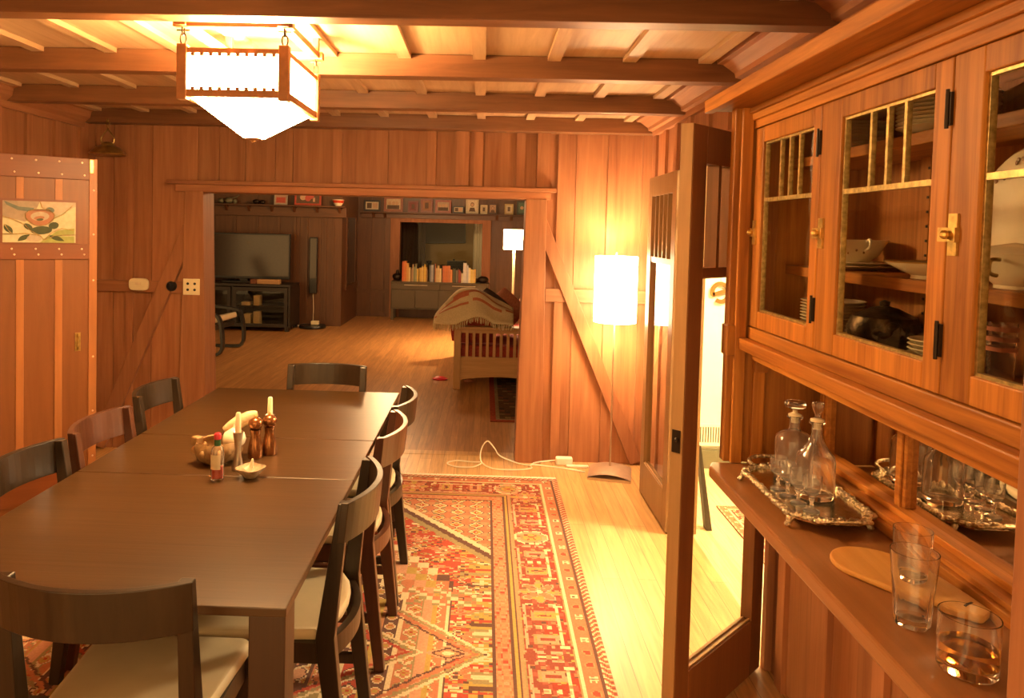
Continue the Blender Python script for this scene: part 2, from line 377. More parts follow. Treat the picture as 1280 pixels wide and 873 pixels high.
def brace(p,q,wd,y0,y1):
    d=Vector((q[0]-p[0],0,q[1]-p[1])).normalized(); a=Vector((d.z,0,-d.x))*wd/2
    P=Vector((p[0],0,p[1]));Q=Vector((q[0],0,q[1]))
    c=[P-a,P+a,Q+a,Q-a]
    return MB().hexa([(v.x,y0,v.z) for v in c],[(v.x,y1,v.z) for v in c])
struct('trim_%d'%n,brace((.36,1.70),(1.075,.02),.085,FY-.045,FY-.0),M['wallz'],.003); n+=1
struct('trim_%d'%n,MB().box(XL,-2.09,FY-.028,FY-.001,1.105,1.185),M['wallx'],.003); n+=1
struct('trim_%d'%n,brace((-2.04,1.565),(-2.68,.02),.10,FY-.045,FY),M['wallz'],.003); n+=1
# left wall
w=MB(); y=Y0
while y<5.12:
    e=min(y+.29,5.13); w.box(XL-.12,XL,y,e,0,ZC); y=e
for k in range(20):
    yy=5.0-.29*k
    if yy>Y0: w.box(XL,XL+.018,yy-.03,yy+.03,0,2.226)
struct('wall_left',w,M['wallz'])
# right wall: far part, header over the double doors, near part behind the buffet
w=MB()
for y0,y1 in ((3.95,4.24),(4.24,4.54),(4.54,4.84),(4.84,5.13)): w.box(XR,XR+.036,y0,y1,0,ZC)
for y in (4.14,4.42,4.70,4.96): w.box(XR-.018,XR,y-.035,y+.035,0,2.246)
for y0,y1 in ((2.74,3.04),(3.04,3.34),(3.34,3.64),(3.64,3.95)): w.box(XR,XR+.036,y0,y1,1.98,ZC)
for y in (2.9,3.2,3.5,3.8): w.box(XR-.018,XR,y-.03,y+.03,2.06,2.246)
y=Y0
while y<2.73:
    e=min(y+.3,2.74); w.box(XR-.03,XR+.036,y,e,0,ZC); y=e
for k in range(8): w.box(XR-.048,XR-.03,2.60-.32*k-.03,2.60-.32*k+.03,0,2.246)
struct('wall_right',w,M['wallz'])
jm=MB().box(XR-.07,XR+.045,3.94,3.985,0,1.965); struct('trim_%d'%n,jm,M['pale'],.003); n+=1
struct('trim_%d'%n,MB().box(XR-.055,XR+.045,2.705,2.745,0,1.965),M['wallz'],.003); n+=1
struct('trim_%d'%n,MB().box(XR-.07,XR+.045,2.70,3.985,1.965,2.06),M['wally'],.003); n+=1
# end pilaster at the near end of the buffet
struct('trim_%d'%n,MB().box(.60,.665,.765,.825,0,ZC-.001).box(.585,.60,.775,.815,0,ZC-.001),M['wallz'],.003); n+=1

# ---------------------------------------------------------------- setting: hall
struct('wall_hall',MB().box(XR+.044,3.7,5.1,5.25,.0,2.5),M['white'])
struct('wall_hall_side',MB().box(3.6,3.7,.5,5.1,0,2.5),M['white'])
struct('wall_hall_inner',MB().box(XR+.037,XR+.043,3.99,5.1,0,2.5).box(XR+.037,XR+.043,.5,2.70,0,2.5),M['white'])
struct('ceiling_hall',MB().box(XR+.044,3.7,.5,5.25,2.5,2.54),M['white'])
struct('baseboard_hall',MB().box(XR+.06,3.6,5.075,5.099,0,.125).box(XR+.06,3.6,5.085,5.099,.125,.14),M['hallbase'],.003)

# ---------------------------------------------------------------- setting: living room
TY=11.75; BY=13.2
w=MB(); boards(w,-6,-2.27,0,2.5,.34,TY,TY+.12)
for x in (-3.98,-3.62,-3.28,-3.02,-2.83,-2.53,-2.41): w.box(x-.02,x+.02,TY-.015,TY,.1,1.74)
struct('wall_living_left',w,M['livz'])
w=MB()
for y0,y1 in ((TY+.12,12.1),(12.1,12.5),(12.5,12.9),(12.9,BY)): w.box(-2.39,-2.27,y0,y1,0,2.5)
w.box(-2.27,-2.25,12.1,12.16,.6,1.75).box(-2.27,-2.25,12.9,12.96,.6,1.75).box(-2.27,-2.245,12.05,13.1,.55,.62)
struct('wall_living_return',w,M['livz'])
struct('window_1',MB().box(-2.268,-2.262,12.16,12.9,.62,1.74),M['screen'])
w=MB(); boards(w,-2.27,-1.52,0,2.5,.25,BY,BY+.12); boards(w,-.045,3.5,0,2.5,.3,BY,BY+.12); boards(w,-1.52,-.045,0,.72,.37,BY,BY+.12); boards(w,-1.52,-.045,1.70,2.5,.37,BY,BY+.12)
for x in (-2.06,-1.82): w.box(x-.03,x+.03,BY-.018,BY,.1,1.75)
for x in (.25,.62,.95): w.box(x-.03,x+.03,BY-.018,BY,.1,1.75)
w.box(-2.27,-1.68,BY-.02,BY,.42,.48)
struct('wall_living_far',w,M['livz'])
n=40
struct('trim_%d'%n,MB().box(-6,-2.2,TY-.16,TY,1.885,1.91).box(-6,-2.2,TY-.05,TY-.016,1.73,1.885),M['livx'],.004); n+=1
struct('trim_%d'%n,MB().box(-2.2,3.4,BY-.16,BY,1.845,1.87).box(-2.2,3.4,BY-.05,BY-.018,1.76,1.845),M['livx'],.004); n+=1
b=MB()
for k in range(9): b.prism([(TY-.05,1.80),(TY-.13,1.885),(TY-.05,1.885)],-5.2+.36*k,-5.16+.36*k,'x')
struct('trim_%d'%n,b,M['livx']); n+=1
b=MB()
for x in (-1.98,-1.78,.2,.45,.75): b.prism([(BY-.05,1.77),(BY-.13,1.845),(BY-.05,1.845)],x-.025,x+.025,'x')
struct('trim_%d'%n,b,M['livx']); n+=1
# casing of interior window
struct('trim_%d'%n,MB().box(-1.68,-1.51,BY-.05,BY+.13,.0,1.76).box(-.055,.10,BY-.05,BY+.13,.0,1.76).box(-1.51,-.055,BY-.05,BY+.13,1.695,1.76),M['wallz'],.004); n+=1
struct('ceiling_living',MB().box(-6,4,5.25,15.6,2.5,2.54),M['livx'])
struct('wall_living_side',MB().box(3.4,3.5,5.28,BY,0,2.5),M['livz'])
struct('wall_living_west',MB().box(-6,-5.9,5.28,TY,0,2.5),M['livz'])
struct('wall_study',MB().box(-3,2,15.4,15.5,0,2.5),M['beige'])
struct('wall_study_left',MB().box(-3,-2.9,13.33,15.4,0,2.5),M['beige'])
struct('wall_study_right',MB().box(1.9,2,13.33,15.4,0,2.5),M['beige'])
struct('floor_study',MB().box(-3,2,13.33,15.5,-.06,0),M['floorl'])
# ---------------------------------------------------------------- dining table
t=thing('dining_table','long espresso-stained dining table standing on the red patterned rug','table',(-.9,2.73,0))
hx=.475
def tb(y0,y1): return MB().box(-hx,hx,y0-2.73,y1-2.73,.718,.74)
tb(1.625,2.4785).build('tabletop',M['table'],t,bevel=.003)
tb(2.4815,2.9485).build('table_leaf',M['table'],t,bevel=.003)
tb(2.9515,3.83).build('tabletop',M['table'],t,bevel=.003)
MB().box(-hx+.09,-hx+.11,-.98,.98,.655,.717).box(hx-.11,hx-.09,-.98,.98,.655,.717).box(-hx+.11,hx-.11,.95,.97,.655,.717).box(-hx+.11,hx-.11,-.60,-.58,.68,.717).build('apron',M['tablez'],t)
for sx in (-1,1):
    for sy in (-1,1):
        cx=sx*(hx-.045); cy=sy*(1.1-.045)
        MB().box(cx-.042,cx+.042,cy-.042,cy+.042,.0095,.717).build('leg',M['tablez'],t,bevel=.003)

# ---------------------------------------------------------------- dining chairs
def make_chair(name,label,cm,group,loc,rz):
    t=thing(name,label,'chair',loc,rz,group)
    def post(sx):
        path=[(-.235,0),(-.185,.40),(-.178,.47),(-.20,.66),(-.222,.842)]; hw=[.017,.019,.019,.017,.016]; hd=[.018,.026,.026,.02,.015]
        vs=[];fs=[]
        for (y,z),a,b in zip(path,hw,hd):
            for i,j in ((-1,-1),(1,-1),(1,1),(-1,1)): vs.append((sx*.193+i*a,y+j*b,z))
        for i in range(4):
            for j in range(4): fs.append((i*4+j,i*4+(j+1)%4,i*4+4+(j+1)%4,i*4+4+j))
        fs+=[(3,2,1,0),(16,17,18,19)]
        return MB().add(vs,fs)
    for s in (-1,1): post(s).build('rear_leg',cm,t,bevel=.003)
    for s in (-1,1):
        b=MB(); x=s*.19
        b.hexa([(x-.016,.165,0),(x+.016,.165,0),(x+.016,.197,0),(x-.016,.197,0)],[(x-.02,.158,.452),(x+.02,.158,.452),(x+.02,.2,.452),(x-.02,.2,.452)])
        b.build('front_leg',cm,t,bevel=.002)
    def band(y0,bow,z0,z1,tilt,th,half):
        def f(x,z): return y0-bow*(1-(x/half)**2)-(z-z0)*tilt
        n=16;vs=[];fs=[]
        for i in range(n+1):
            x=-half+2*half*i/n
            for z,o in ((z0,0),(z1,0),(z1,-th),(z0,-th)): vs.append((x,f(x,z)+o,z))
        for i in range(n):
            for j in range(4): fs.append((i*4+j,i*4+(j+1)%4,i*4+4+(j+1)%4,i*4+4+j))
        fs+=[(3,2,1,0),(n*4,n*4+1,n*4+2,n*4+3)]
        return MB().add(vs,fs)
    band(-.205,.062,.735,.845,.10,.02,.211).build('backrest',cm,t,bevel=.002)
    band(-.165,.05,.395,.452,0,.022,.185).build('seat_rail',cm,t)
    MB().box(-.2,-.178,-.165,.18,.395,.452).box(.178,.2,-.165,.18,.395,.452).box(-.178,.178,.178,.2,.395,.452).build('seat_frame',cm,t)
    pts=[]
    for x,y in ((-.185,-.15),(-.12,-.185),(-.06,-.2),(0,-.205),(.06,-.2),(.12,-.185),(.185,-.15)): pts.append((x,y))
    for a in range(0,91,18): pts.append((.178+.03*math.cos(math.radians(a)),.178+.03*math.sin(math.radians(a))))
    for a in range(90,181,18): pts.append((-.178+.03*math.cos(math.radians(a)),.178+.03*math.sin(math.radians(a))))
    k=len(pts);vs=[];fs=[]
    for z,sc in ((.453,.985),(.462,1),(.472,1),(.481,.97),(.485,.9)): vs+=[(x*sc,y*sc,z) for x,y in pts]
    for i in range(4):
        for j in range(k): fs.append((i*k+j,i*k+(j+1)%k,(i+1)*k+(j+1)%k,(i+1)*k+j))
    fs+=[tuple(range(k))[::-1],tuple(4*k+j for j in range(k))]
    MB().add(vs,fs).build('seat_cushion',M['seat'],t,smooth=True)
    for s in (-1,1): MB().box(s*.189-.009,s*.189+.009,-.205,.165,.17,.20).build('stretcher',cm,t)
    MB().box(-.18,.18,-.01,.01,.172,.198).build('stretcher',cm,t)
    return t
G='dining chairs around the table'
c0=make_chair('dining_chair','black brown dining chair with back to the viewer at the near end of the table',M['chairb'],G,(-.80,1.735,.0095),0)
dup(c0,(-.585,2.175,.0095),PI/2,'dark dining chair nearest the viewer on the rug side of the table')
dup(c0,(-.58,3.27,.0095),PI/2,'dark dining chair farthest from the viewer on the rug side of the table')
dup(c0,(-.825,3.705,.0095),PI,'dark dining chair at the far end of the table, facing the viewer')
dup(c0,(-1.20,2.27,.0095),-PI/2,'worn black dining chair nearest the viewer on the plank door side of the table')
dup(c0,(-1.245,3.31,.0095),-PI/2,'dark dining chair farthest from the viewer on the plank door side of the table')
c1=make_chair('dining_chair','reddish brown dining chair, middle one on the rug side of the table',M['chairr'],G,(-.575,2.80,.0095),PI/2)
dup(c1,(-1.20,2.74,.0095),-PI/2,'reddish brown dining chair, middle one on the plank door side of the table')

# ---------------------------------------------------------------- chandelier
cx,cy=-.86,2.73; ax,ay=.172,.225; zb,zt=2.035,2.178
t=thing('chandelier','square wooden lantern chandelier with bright glass panels hanging over the table','lamp',(cx,cy,0))
for sx in (-1,1):
    for sy in (-1,1):
        MB().box(sx*ax-.017,sx*ax+.017,sy*ay-.017,sy*ay+.017,zb-.022,zt+.02).build('corner_post',M['chandwood'],t,bevel=.003)
fr=MB()
for s in (-1,1):
    for z0,z1 in ((zb-.012,zb+.012),(zt-.008,zt+.008)):
        fr.box(-ax+.017,ax-.017,s*ay-.01,s*ay+.01,z0,z1).box(s*ax-.01,s*ax+.01,-ay+.017,ay-.017,z0,z1)
    for k in range(10):
        x=-ax+.035+k*(2*ax-.07)/9
        for z,d in ((zt-.013,-1),(zb+.017,1)): fr.box(x-.006,x+.006,s*ay-.008,s*ay+.008,z-.005,z+.005)
fr.build('frame_rail',M['chandwood'],t)
for s in (-1,1):
    MB().box(-ax+.018,ax-.018,s*ay-.003,s*ay+.003,zb+.013,zt-.009).build('glass_panel',M['glow'],t)
    MB().box(s*ax-.003,s*ax+.003,-ay+.018,ay-.018,zb+.013,zt-.009).build('glass_panel',M['glow'],t)
pb=MB(); e=.02; zz=zb-.013
pb.hexa([(-.03,-.03,1.914),(.03,-.03,1.914),(.03,.03,1.914),(-.03,.03,1.914)],[(-ax+e,-ay+e,zz),(ax-e,-ay+e,zz),(ax-e,ay-e,zz),(-ax+e,ay-e,zz)])
pb.build('glass_bowl',M['glowb'],t)
MB().lathe([(0,1.896),(.008,1.899),(.012,1.906),(.03,1.9135),(0,1.9138)],12).build('finial',M['chandwood'],t)
cf=MB(); z0,z1=2.262,2.282
for s in (-1,1): cf.box(-ax-.03,ax+.03,s*ay-.018,s*ay+.018,z0-.008,z1).box(s*ax-.018,s*ax+.018,-ay-.03,ay+.03,z0-.006,z1-.002)
for sx in (-1,1):
    for sy in (-1,1): cf.box(sx*ax-.013,sx*ax+.013,sy*ay-.013,sy*ay+.013,z1,ZC-.001)
cf.build('hanging_frame',M['chandwood'],t,bevel=.002)
for sx in (-1,1):
    for sy in (-1,1):
        b=MB(); x,y=sx*ax,sy*ay
        for i,zc in enumerate((2.247,2.216)):
            pts=[]
            for k in range(14):
                a=2*PI*k/14; u=.010*math.cos(a); v=.019*math.sin(a)
                pts.append((x+(u if i else 0),y+(0 if i else u),zc+v))
            b.tube(pts,.003,6,closed=True)
        b.tube([(x-.022*1,y,2.245),(x+.022,y,2.245)],.003,6)
        b.build('chain',M['iron'],t,smooth=True)
lamp('chandelier_light',(cx,cy,2.13),P_CHAND,.05).parent=t
bpy.data.objects['chandelier_light'].location=(0,0,2.115)

# ---------------------------------------------------------------- floor lamps
lx,ly=.86,4.875
t=thing('floor_lamp','tall floor lamp with bright white drum shade in the corner beside the glass door','lamp',(lx,ly,0))
b=MB(); k=.138
def fb(u,v):
    x=-k+2*k*u;y=-k+2*k*v
    return (x,y,.016+.046*(1-(x/k)**2)*(.6+.4*(1-(y/k)**2)))
b.grid(fb,12,12); b.box(-k,k,-k,k,0,.0165)
b.build('lamp_base',M['steel'],t,smooth=True).rotation_euler=(0,0,math.radians(-12))
MB().tube([(0,0,.04),(0,0,1.47)],.006,10).build('pole',M['steel'],t,smooth=True)
def shade(t,r,z0,z1,mat):
    MB().lathe([(r,z0),(r,z1),(r-.003,z1),(r-.003,z0),(r,z0)],40).build('lamp_shade',mat,t,smooth=True)
    b=MB()
    for a in range(3): b.tube([(0,0,z1-.02),((r-.004)*math.cos(a*2.094),(r-.004)*math.sin(a*2.094),z1-.02)],.002,6)
    b.build('shade_spider',M['steel'],t)
shade(t,.138,1.015,1.445,M['shade'])
for zl,pw in ((1.31,.60),(1.12,.17)):
    l=lamp('floor_lamp_light',(0,0,zl),P_FLOOR*pw*1.3,.045,(1,.70,.42)); l.parent=t; l.location=(0,0,zl)
t=thing('floor_lamp','slim living room floor lamp with small lit drum shade behind the sofa','lamp',(.395,10.1,0))
MB().lathe([(.0,0),(.13,0),(.13,.02),(.02,.035),(.0,.035)],32).build('lamp_base',M['steel'],t,smooth=True)
MB().tube([(0,0,.03),(0,0,1.6)],.017,12).build('pole',M['label'],t,smooth=True)
shade(t,.145,1.338,1.606,M['shade2'])
l=lamp('living_lamp_light',(0,0,1.43),P_LIV,.05); l.parent=t; l.location=(0,0,1.43)
# cord
cord=MB(); A=[]
def cur(pts,n=8):   # Catmull-Rom
    out=[]
    for i in range(len(pts)-1):
        p0,p1,p2,p3=[Vector(pts[max(0,min(len(pts)-1,i+d))]) for d in (-1,0,1,2)]
        for k in range(n):
            u=k/n; out.append(.5*((2*p1)+(-p0+p2)*u+(2*p0-5*p1+4*p2-p3)*u*u+(-p0+3*p1-3*p2+p3)*u**3))
    out.append(Vector(pts[-1])); return out
t=thing('extension_cord','looped white cord with plug block on the floor by the opening','cord',(.4,5.0,0))
P=[(.735,4.93,.006),(.55,4.985,.006),(.40,5.01,.006),(.25,5.0,.006),(.33,4.90,.006),(.20,4.90,.006),(.03,5.03,.01),(-.02,5.06,.06),(.05,5.06,.12),(.12,5.05,.04),(.2,5.02,.007),(.36,4.93,.012),(.38,4.99,.006),(.40,5.04,.01),(.46,5.06,.02)]
P=[(.70,4.90,.006),(.55,4.97,.006),(.36,5.02,.006),(.345,4.94,.006),(.22,4.90,.006),(.08,4.92,.006),(.01,5.02,.02),(.01,5.06,.09),(.05,5.07,.145),(.10,5.06,.10),(.14,5.05,.05),(.27,5.03,.008),(.35,4.99,.012)]
MB().tube([p-Vector((.4,5.0,0)) for p in cur(P)],.0045,6).build('cable',M['whitep'],t,smooth=True)
P=[(.0,5.0,.02),(-.06,5.04,.007),(-.16,5.06,.006),(-.22,5.0,.006),(-.16,4.93,.006),(-.05,4.93,.006),(.01,4.99,.012)]
MB().tube([p-Vector((.4,5.0,0)) for p in cur(P)],.0045,6).build('cable',M['whitep'],t,smooth=True)
P=[(.345,4.99,.012),(.37,5.03,.015),(.43,5.055,.02),(.52,5.06,.03)]
MB().tube([p-Vector((.4,5.0,0)) for p in cur(P)],.0045,6).build('cable',M['whitep'],t,smooth=True)
MB().box(.12,.235,.035,.085,.0,.055).build('plug_block',M['whitep'],t,bevel=.01)
MB().box(.19,.34,.0,.03,.0,.014).build('plug_strip',M['whitep'],t,bevel=.004)

# ---------------------------------------------------------------- double glass doors
def leaf(name,label,hinge,ang,wid,fm='doorz',mz=1.435):
    t=thing(name,label,'door',hinge,ang); h=1.935; th=.042; st=.085
    f=MB().box(0,st,-th/2,th/2,.012,h).box(wid-st,wid,-th/2,th/2,.012,h).box(st,wid-st,-th/2,th/2,.012,.215).box(st,wid-st,-th/2,th/2,h-.115,h)
    f.build('door_frame',M[fm],t,bevel=.002)
    mu=MB().box(st,wid-st,-.018,.018,mz,mz+.028)
    for k in range(1,5):
        x=st+(wid-2*st)*k/5; mu.box(x-.009,x+.009,-.0205,.0205,mz+.028,h-.115)
    mu.build('muntin',M[fm],t)
    MB().box(st-.004,wid-st+.004,-.002,.002,.213,mz+.002).build('glass_pane',M['pane'],t)
    MB().box(st-.004,wid-st+.004,-.002,.002,mz+.026,h-.113).build('glass_pane',M['pane'],t)
    b=MB()
    for s in (-1,1):
        for z in ((.215,mz)): b.box(st,wid-st,s*.010-.004 if s>0 else -.014,.014 if s>0 else -.006,z-.006,z+.006)
    b.build('glazing_bead',M['pale'],t)
    for z in (.30,1.70):
        q=MB().box(-.018,.02,-.03,-.021,z-.045,z+.045).tube([(-.004,-.028,z-.06),(-.004,-.028,z+.06)],.008,8)
        q.build('hinge',M['iron'],t)
    MB().box(wid+.0005,wid+.006,-th/2+.001,th/2-.001,.012,h).build('door_edge',M['pale'],t)
    MB().box(wid+.0062,wid+.008,-.014,.014,.93,1.0).ball((wid+.008,.003,.97),.008,10).build('lock_plate',M['iron'],t)
    return t
d=Vector((-.43,-.447)); ang=math.atan2(d.y,d.x)
leaf('glass_door','near open wooden glass door leaf beside the built-in buffet','x' and (1.035,2.725,0),ang,.62,mz=1.468)
t2=leaf('glass_door','far open wooden glass door leaf folded against the wall beside the floor lamp',(1.015,3.925,0),math.radians(90.4),.635,'tan')
sb=MB().box(.552,.575,.024,.032,1.86,1.90).tube([(.56,.03,1.83),(.56,.03,1.92)],.004,6)
# small bolt on the near leaf's top rail
nl=[o for o in bpy.data.objects if o.name=='glass_door'][0]
MB().box(.34,.356,.0212,.03,1.86,1.93).build('slide_bolt',M['brass'],nl)

# ---------------------------------------------------------------- plank door on the left with stained glass
hx_,hy_=-2.755,3.60; d=Vector((.63,.455)); ang=math.atan2(d.y,d.x); wd=.76; h=1.93
t=thing('plank_door','orange brown plank door with stained glass panel standing open at left','door',(hx_,hy_,0),ang)
b=MB()
for x0,x1 in ((.0,.21),(.21,.397),(.397,.575),(.575,wd)): b.box(x0+.001,x1-.001,-.018,.018,.01,h)
b.build('boards',M['pdoorz'],t)
b=MB()
for x in (.21,.397,.575): b.box(x-.018,x+.018,-.024,-.018,.02,h-.115)
b.box(wd-.04,wd,-.026,.02,.01,h)
b.build('batten',M['pale2'],t,bevel=.002)
zr=[(h-.115,h),(1.385,1.467)]
b=MB()
for z0,z1 in zr: b.box(0,wd-.04,-.032,-.018,z0,z1)
b.box(0,wd-.04,-.032,-.018,.08,.24)
b.build('rail',M['pdoorx'],t,bevel=.002)
b=MB()
for z0,z1 in zr:
    for zz in ((z0+.024,z1-.024) if z1>1.5 else (z0+.026,z1-.026)):
        for i in range(6):
            x=wd-.068-.108*i+(.012 if zz<(z0+z1)/2 else 0)-.008
            if x>0: b.ball((x,-.034,zz),.0055,8,sy=.6)
for z in (1.27,1.76,1.52,.55,.85,.3): b.ball((wd-.018,-.028,z),.0055,8,sy=.6)
b.build('rivets',M['copper2'],t,smooth=True)
MB().box(wd-.036,wd-.020,-.033,-.026,h-.075,h-.006).build('latch_plate',M['brass'],t)
MB().box(wd-.105,wd-.078,-.023,-.018,.885,.985).tube([(wd-.092,-.024,.895),(wd-.092,-.045,.91),(wd-.092,-.045,.96),(wd-.092,-.024,.975)],.005,6).build('pull_handle',M['brass'],t)
# stained glass: panel area x .07..,.60  z 1.425..1.64
gx0,gx1,gz0,gz1=.32,.655,1.474,1.69
MB().box(gx0-.012,gx1+.012,-.027,-.018,gz0-.012,gz1+.012).build('glass_frame',M['pdoorx'],t)
sg=t.children
cols=[colm('sgcream',(0.518,0.475,0.302),.25),colm('sgmauve',(0.302,0.238,0.173),.25),colm('sgrose',(0.331,0.144,0.072),.25),colm('sgleaf',(0.050,0.065,0.022),.25),colm('sglime',(0.302,0.331,0.101),.25),colm('sgblue',(0.115,0.144,0.115),.25),colm('sgpale',(0.432,0.360,0.259),.25),M['came']]
def SG(poly,m,lay): return ([(gx0+(gx1-gx0)*u,gz0+(gz1-gz0)*v) for u,v in poly],m,lay)
def blob(cu,cv,ru,rv,n=14,rot=0,amp=0):
    o=[]
    for i in range(n):
        a=2*PI*i/n; r=1+amp*math.sin(3*a); x=ru*r*math.cos(a); y=rv*r*math.sin(a)
        o.append((cu+x*math.cos(rot)-y*math.sin(rot),cv+x*math.sin(rot)+y*math.cos(rot)))
    return o
def leafp(u0,v0,u1,v1,wd_):
    du,dv=u1-u0,v1-v0; l=math.hypot(du,dv); nu,nv=-dv/l,du/l; o=[]
    for i in range(9): s=i/8; o.append((u0+du*s+nu*wd_*math.sin(PI*s),v0+dv*s+nv*wd_*math.sin(PI*s)))
    for i in range(7,0,-1): s=i/8; o.append((u0+du*s-nu*wd_*math.sin(PI*s),v0+dv*s-nv*wd_*math.sin(PI*s)))
    return o
pieces=[([(0,0),(1,0),(1,1),(0,1)],0,0),
 ([(0,1),(.5,1),(.4,.62),(.3,.5),(0,.62)],1,1),([(.5,1),(1,1),(1,.9),(.72,.66),(.55,.72)],6,1),([(1,.9),(1,.35),(.74,.42),(.7,.62)],0,1),
 ([(.02,.99),(.22,.86),(.42,.84),(.40,.74),(.2,.78),(.05,.9)],5,2),
 (blob(.5,.62,.2,.2,16,0,.06),2,3),(blob(.50,.64,.13,.11,14,.2),6,4),(blob(.49,.6,.075,.045,12,.3),2,5),(blob(.5,.56,.05,.03,10,.2),3,6),
 (blob(.64,.8,.06,.07,10,.4),5,3),
 (blob(.52,.30,.15,.10,14,.15),3,4),(blob(.69,.42,.07,.09,12,-.3),3,4),(blob(.34,.38,.05,.09,12,.5),3,4),
 ([(.55,.08),(.75,.30),(.98,.36),(.98,.22),(.8,.18)],4,3),([(.5,.0),(.62,.16),(.98,.16),(.98,0)],4,2),
 (leafp(.02,.44,.13,.20,.05),3,3),(leafp(.2,.03,.36,.20,.05),3,3),(leafp(.62,.18,.84,.04,.05),3,4),(blob(.42,.1,.1,.09,12),6,3)]
b=MB()
for poly,m,lay in pieces:
    P=[(gx0+(gx1-gx0)*u,gz0+(gz1-gz0)*v) for u,v in poly]
    b.prism(P,-.028-.0004*lay,-.0225,'y',m)
def lead(pts):
    b.tube([(gx0+(gx1-gx0)*u,-.0312,gz0+(gz1-gz0)*v) for u,v in pts],.0022,6,7)
lead([(0,.62),(.15,.55),(.3,.42),(.36,.3),(.5,.17),(.56,.06)]); lead([(.55,.06),(.66,.24),(.8,.36),(.98,.3)]); lead([(.7,.6),(.82,.7),(.95,.92)]); lead([(.5,1),(.53,.86),(.64,.8)]); lead([(.0,.2),(.13,.2),(.3,.22),(.5,.17)]); lead([(.98,.2),(.7,.17),(.56,.06)]); lead([(.02,.44),(.08,.28),(.13,.2)])
lead(blob(.5,.62,.2,.2,16,0,.06)+[blob(.5,.62,.2,.2,16,0,.06)[0]])
b.build('stained_glass',cols,t)
for z in (.35,1.6): MB().box(-.004,.03,-.028,-.019,z-.05,z+.05).build('hinge',M['iron'],t)

# ---------------------------------------------------------------- things on the far wall
t=thing('hanging_bell','tarnished brass hanging bell on a chain in the left corner','bell',(-2.56,4.98,2.04))
MB().lathe([(0,0.0),(.112,0),(.118,.008),(.108,.02),(.085,.045),(.06,.058),(.045,.062),(.042,.075),(.03,.085),(0,.088)],36).build('bell_body',M['bell'],t,smooth=True)
b=MB()
for s in (-1,1): b.tube(cur([(s*.035,0,.07),(s*.045,0,.11),(s*.02,0,.15),(0,0,.17)]),.004,6)
b.build('hanger',M['bell'],t,smooth=True)
b=MB()
for i in range(3):
    b.tube([(.012*math.cos(a) if i%2 else 0,0 if i%2 else .012*math.cos(a),.185+.022*i+.014*math.sin(a)) for a in [2*PI*k/10 for k in range(10)]],.0028,6,closed=True)
b.tube([(0,0,.235),(0,0,2.2622-2.04)],.003,6)
b.build('chain',M['bell'],t,smooth=True)
t=thing('thermostat','cream rounded thermostat on the dark wall left of the pillar','thermostat',(-2.39,FY-.018,1.162))
P=[]
for i in range(24):
    a=2*PI*i/24; c,s=math.cos(a),math.sin(a); P.append((.068*abs(c)**.5*(1 if c>0 else -1),.043*abs(s)**.6*(1 if s>0 else -1)))
MB().prism(P,-.040,-.0105,'y').build('thermostat_cover',M['plastic'],t,bevel=.008)
MB().box(-.02,.02,-.0425,-.0395,-.004,.014).build('dial_window',M['label'],t)
t=thing('rotary_switch','black round rotary switch beside the left pillar','switch',(-2.165,FY-.029,1.155))
MB().xf(Matrix()).lathe([(.036,0),(.036,.014),(.026,.03),(0,.032)],28).xf(Matrix.Rotation(PI/2,4,'X')).build('switch_body',M['black'],t,smooth=True)
MB().box(-.006,.006,-.05,-.031,-.022,.022).build('knob',M['black'],t)
t=thing('switch_plate','square cream switch plate on the left pillar','switch',(-2.016,FY-.056,1.155))
MB().box(-.058,.058,-.006,0,-.056,.056).build('plate',M['plastic'],t,bevel=.003)
for sx in (-.024,.024):
    for z in (-.02,.022): MB().lathe([(.009,0),(.009,.004),(0,.005)],14).xf(Matrix.Translation((sx,-.006,z))@Matrix.Rotation(PI/2,4,'X')).build('button',M['black'],t)
# ---------------------------------------------------------------- built-in buffet
# counter
t=thing('sideboard_counter','worn brown wooden counter shelf carrying glasses and the silver tray','counter',(.67,.83,.925))
MB().prism([(.695-.67,0),(1.088-.67,0),(1.088-.67,2.21-.83),(.69-.67,2.21-.83),(.672-.67,2.17-.83),(.668-.67,0.0)],-.034,0,'z').build('counter_board',M['counter'],t,bevel=.006)
MB().box(.05,.405,.02,1.34,-.06,-.035).build('support_rail',M['cabz'],t)
# back mirror with sash
mx=1.0
t=thing('buffet_mirror','two-pane framed mirror along the back of the wooden counter','mirror',(mx,.83,.926))
q=MB()
q.box(-.072,.085,0,1.345,0,.022).box(-.06,.085,0,1.345,.022,.034).box(-.03,.085,0,1.345,.034,.05)
q.box(-.02,.085,0,1.345,.31,.345)
for yy in (.0,.43,.895,1.30): q.box(-.014,.085,yy,yy+.045,.05,.31).box(-.020,-.014,yy+.012,yy+.033,.05,.31)
q.build('mirror_frame',M['caby'],t,bevel=.002)
for y0,y1 in ((.045,.43),(.475,.895),(.94,1.30)): MB().box(.0,.08,y0,y1,.05,.31).build('mirror_pane',M['mirror'],t)
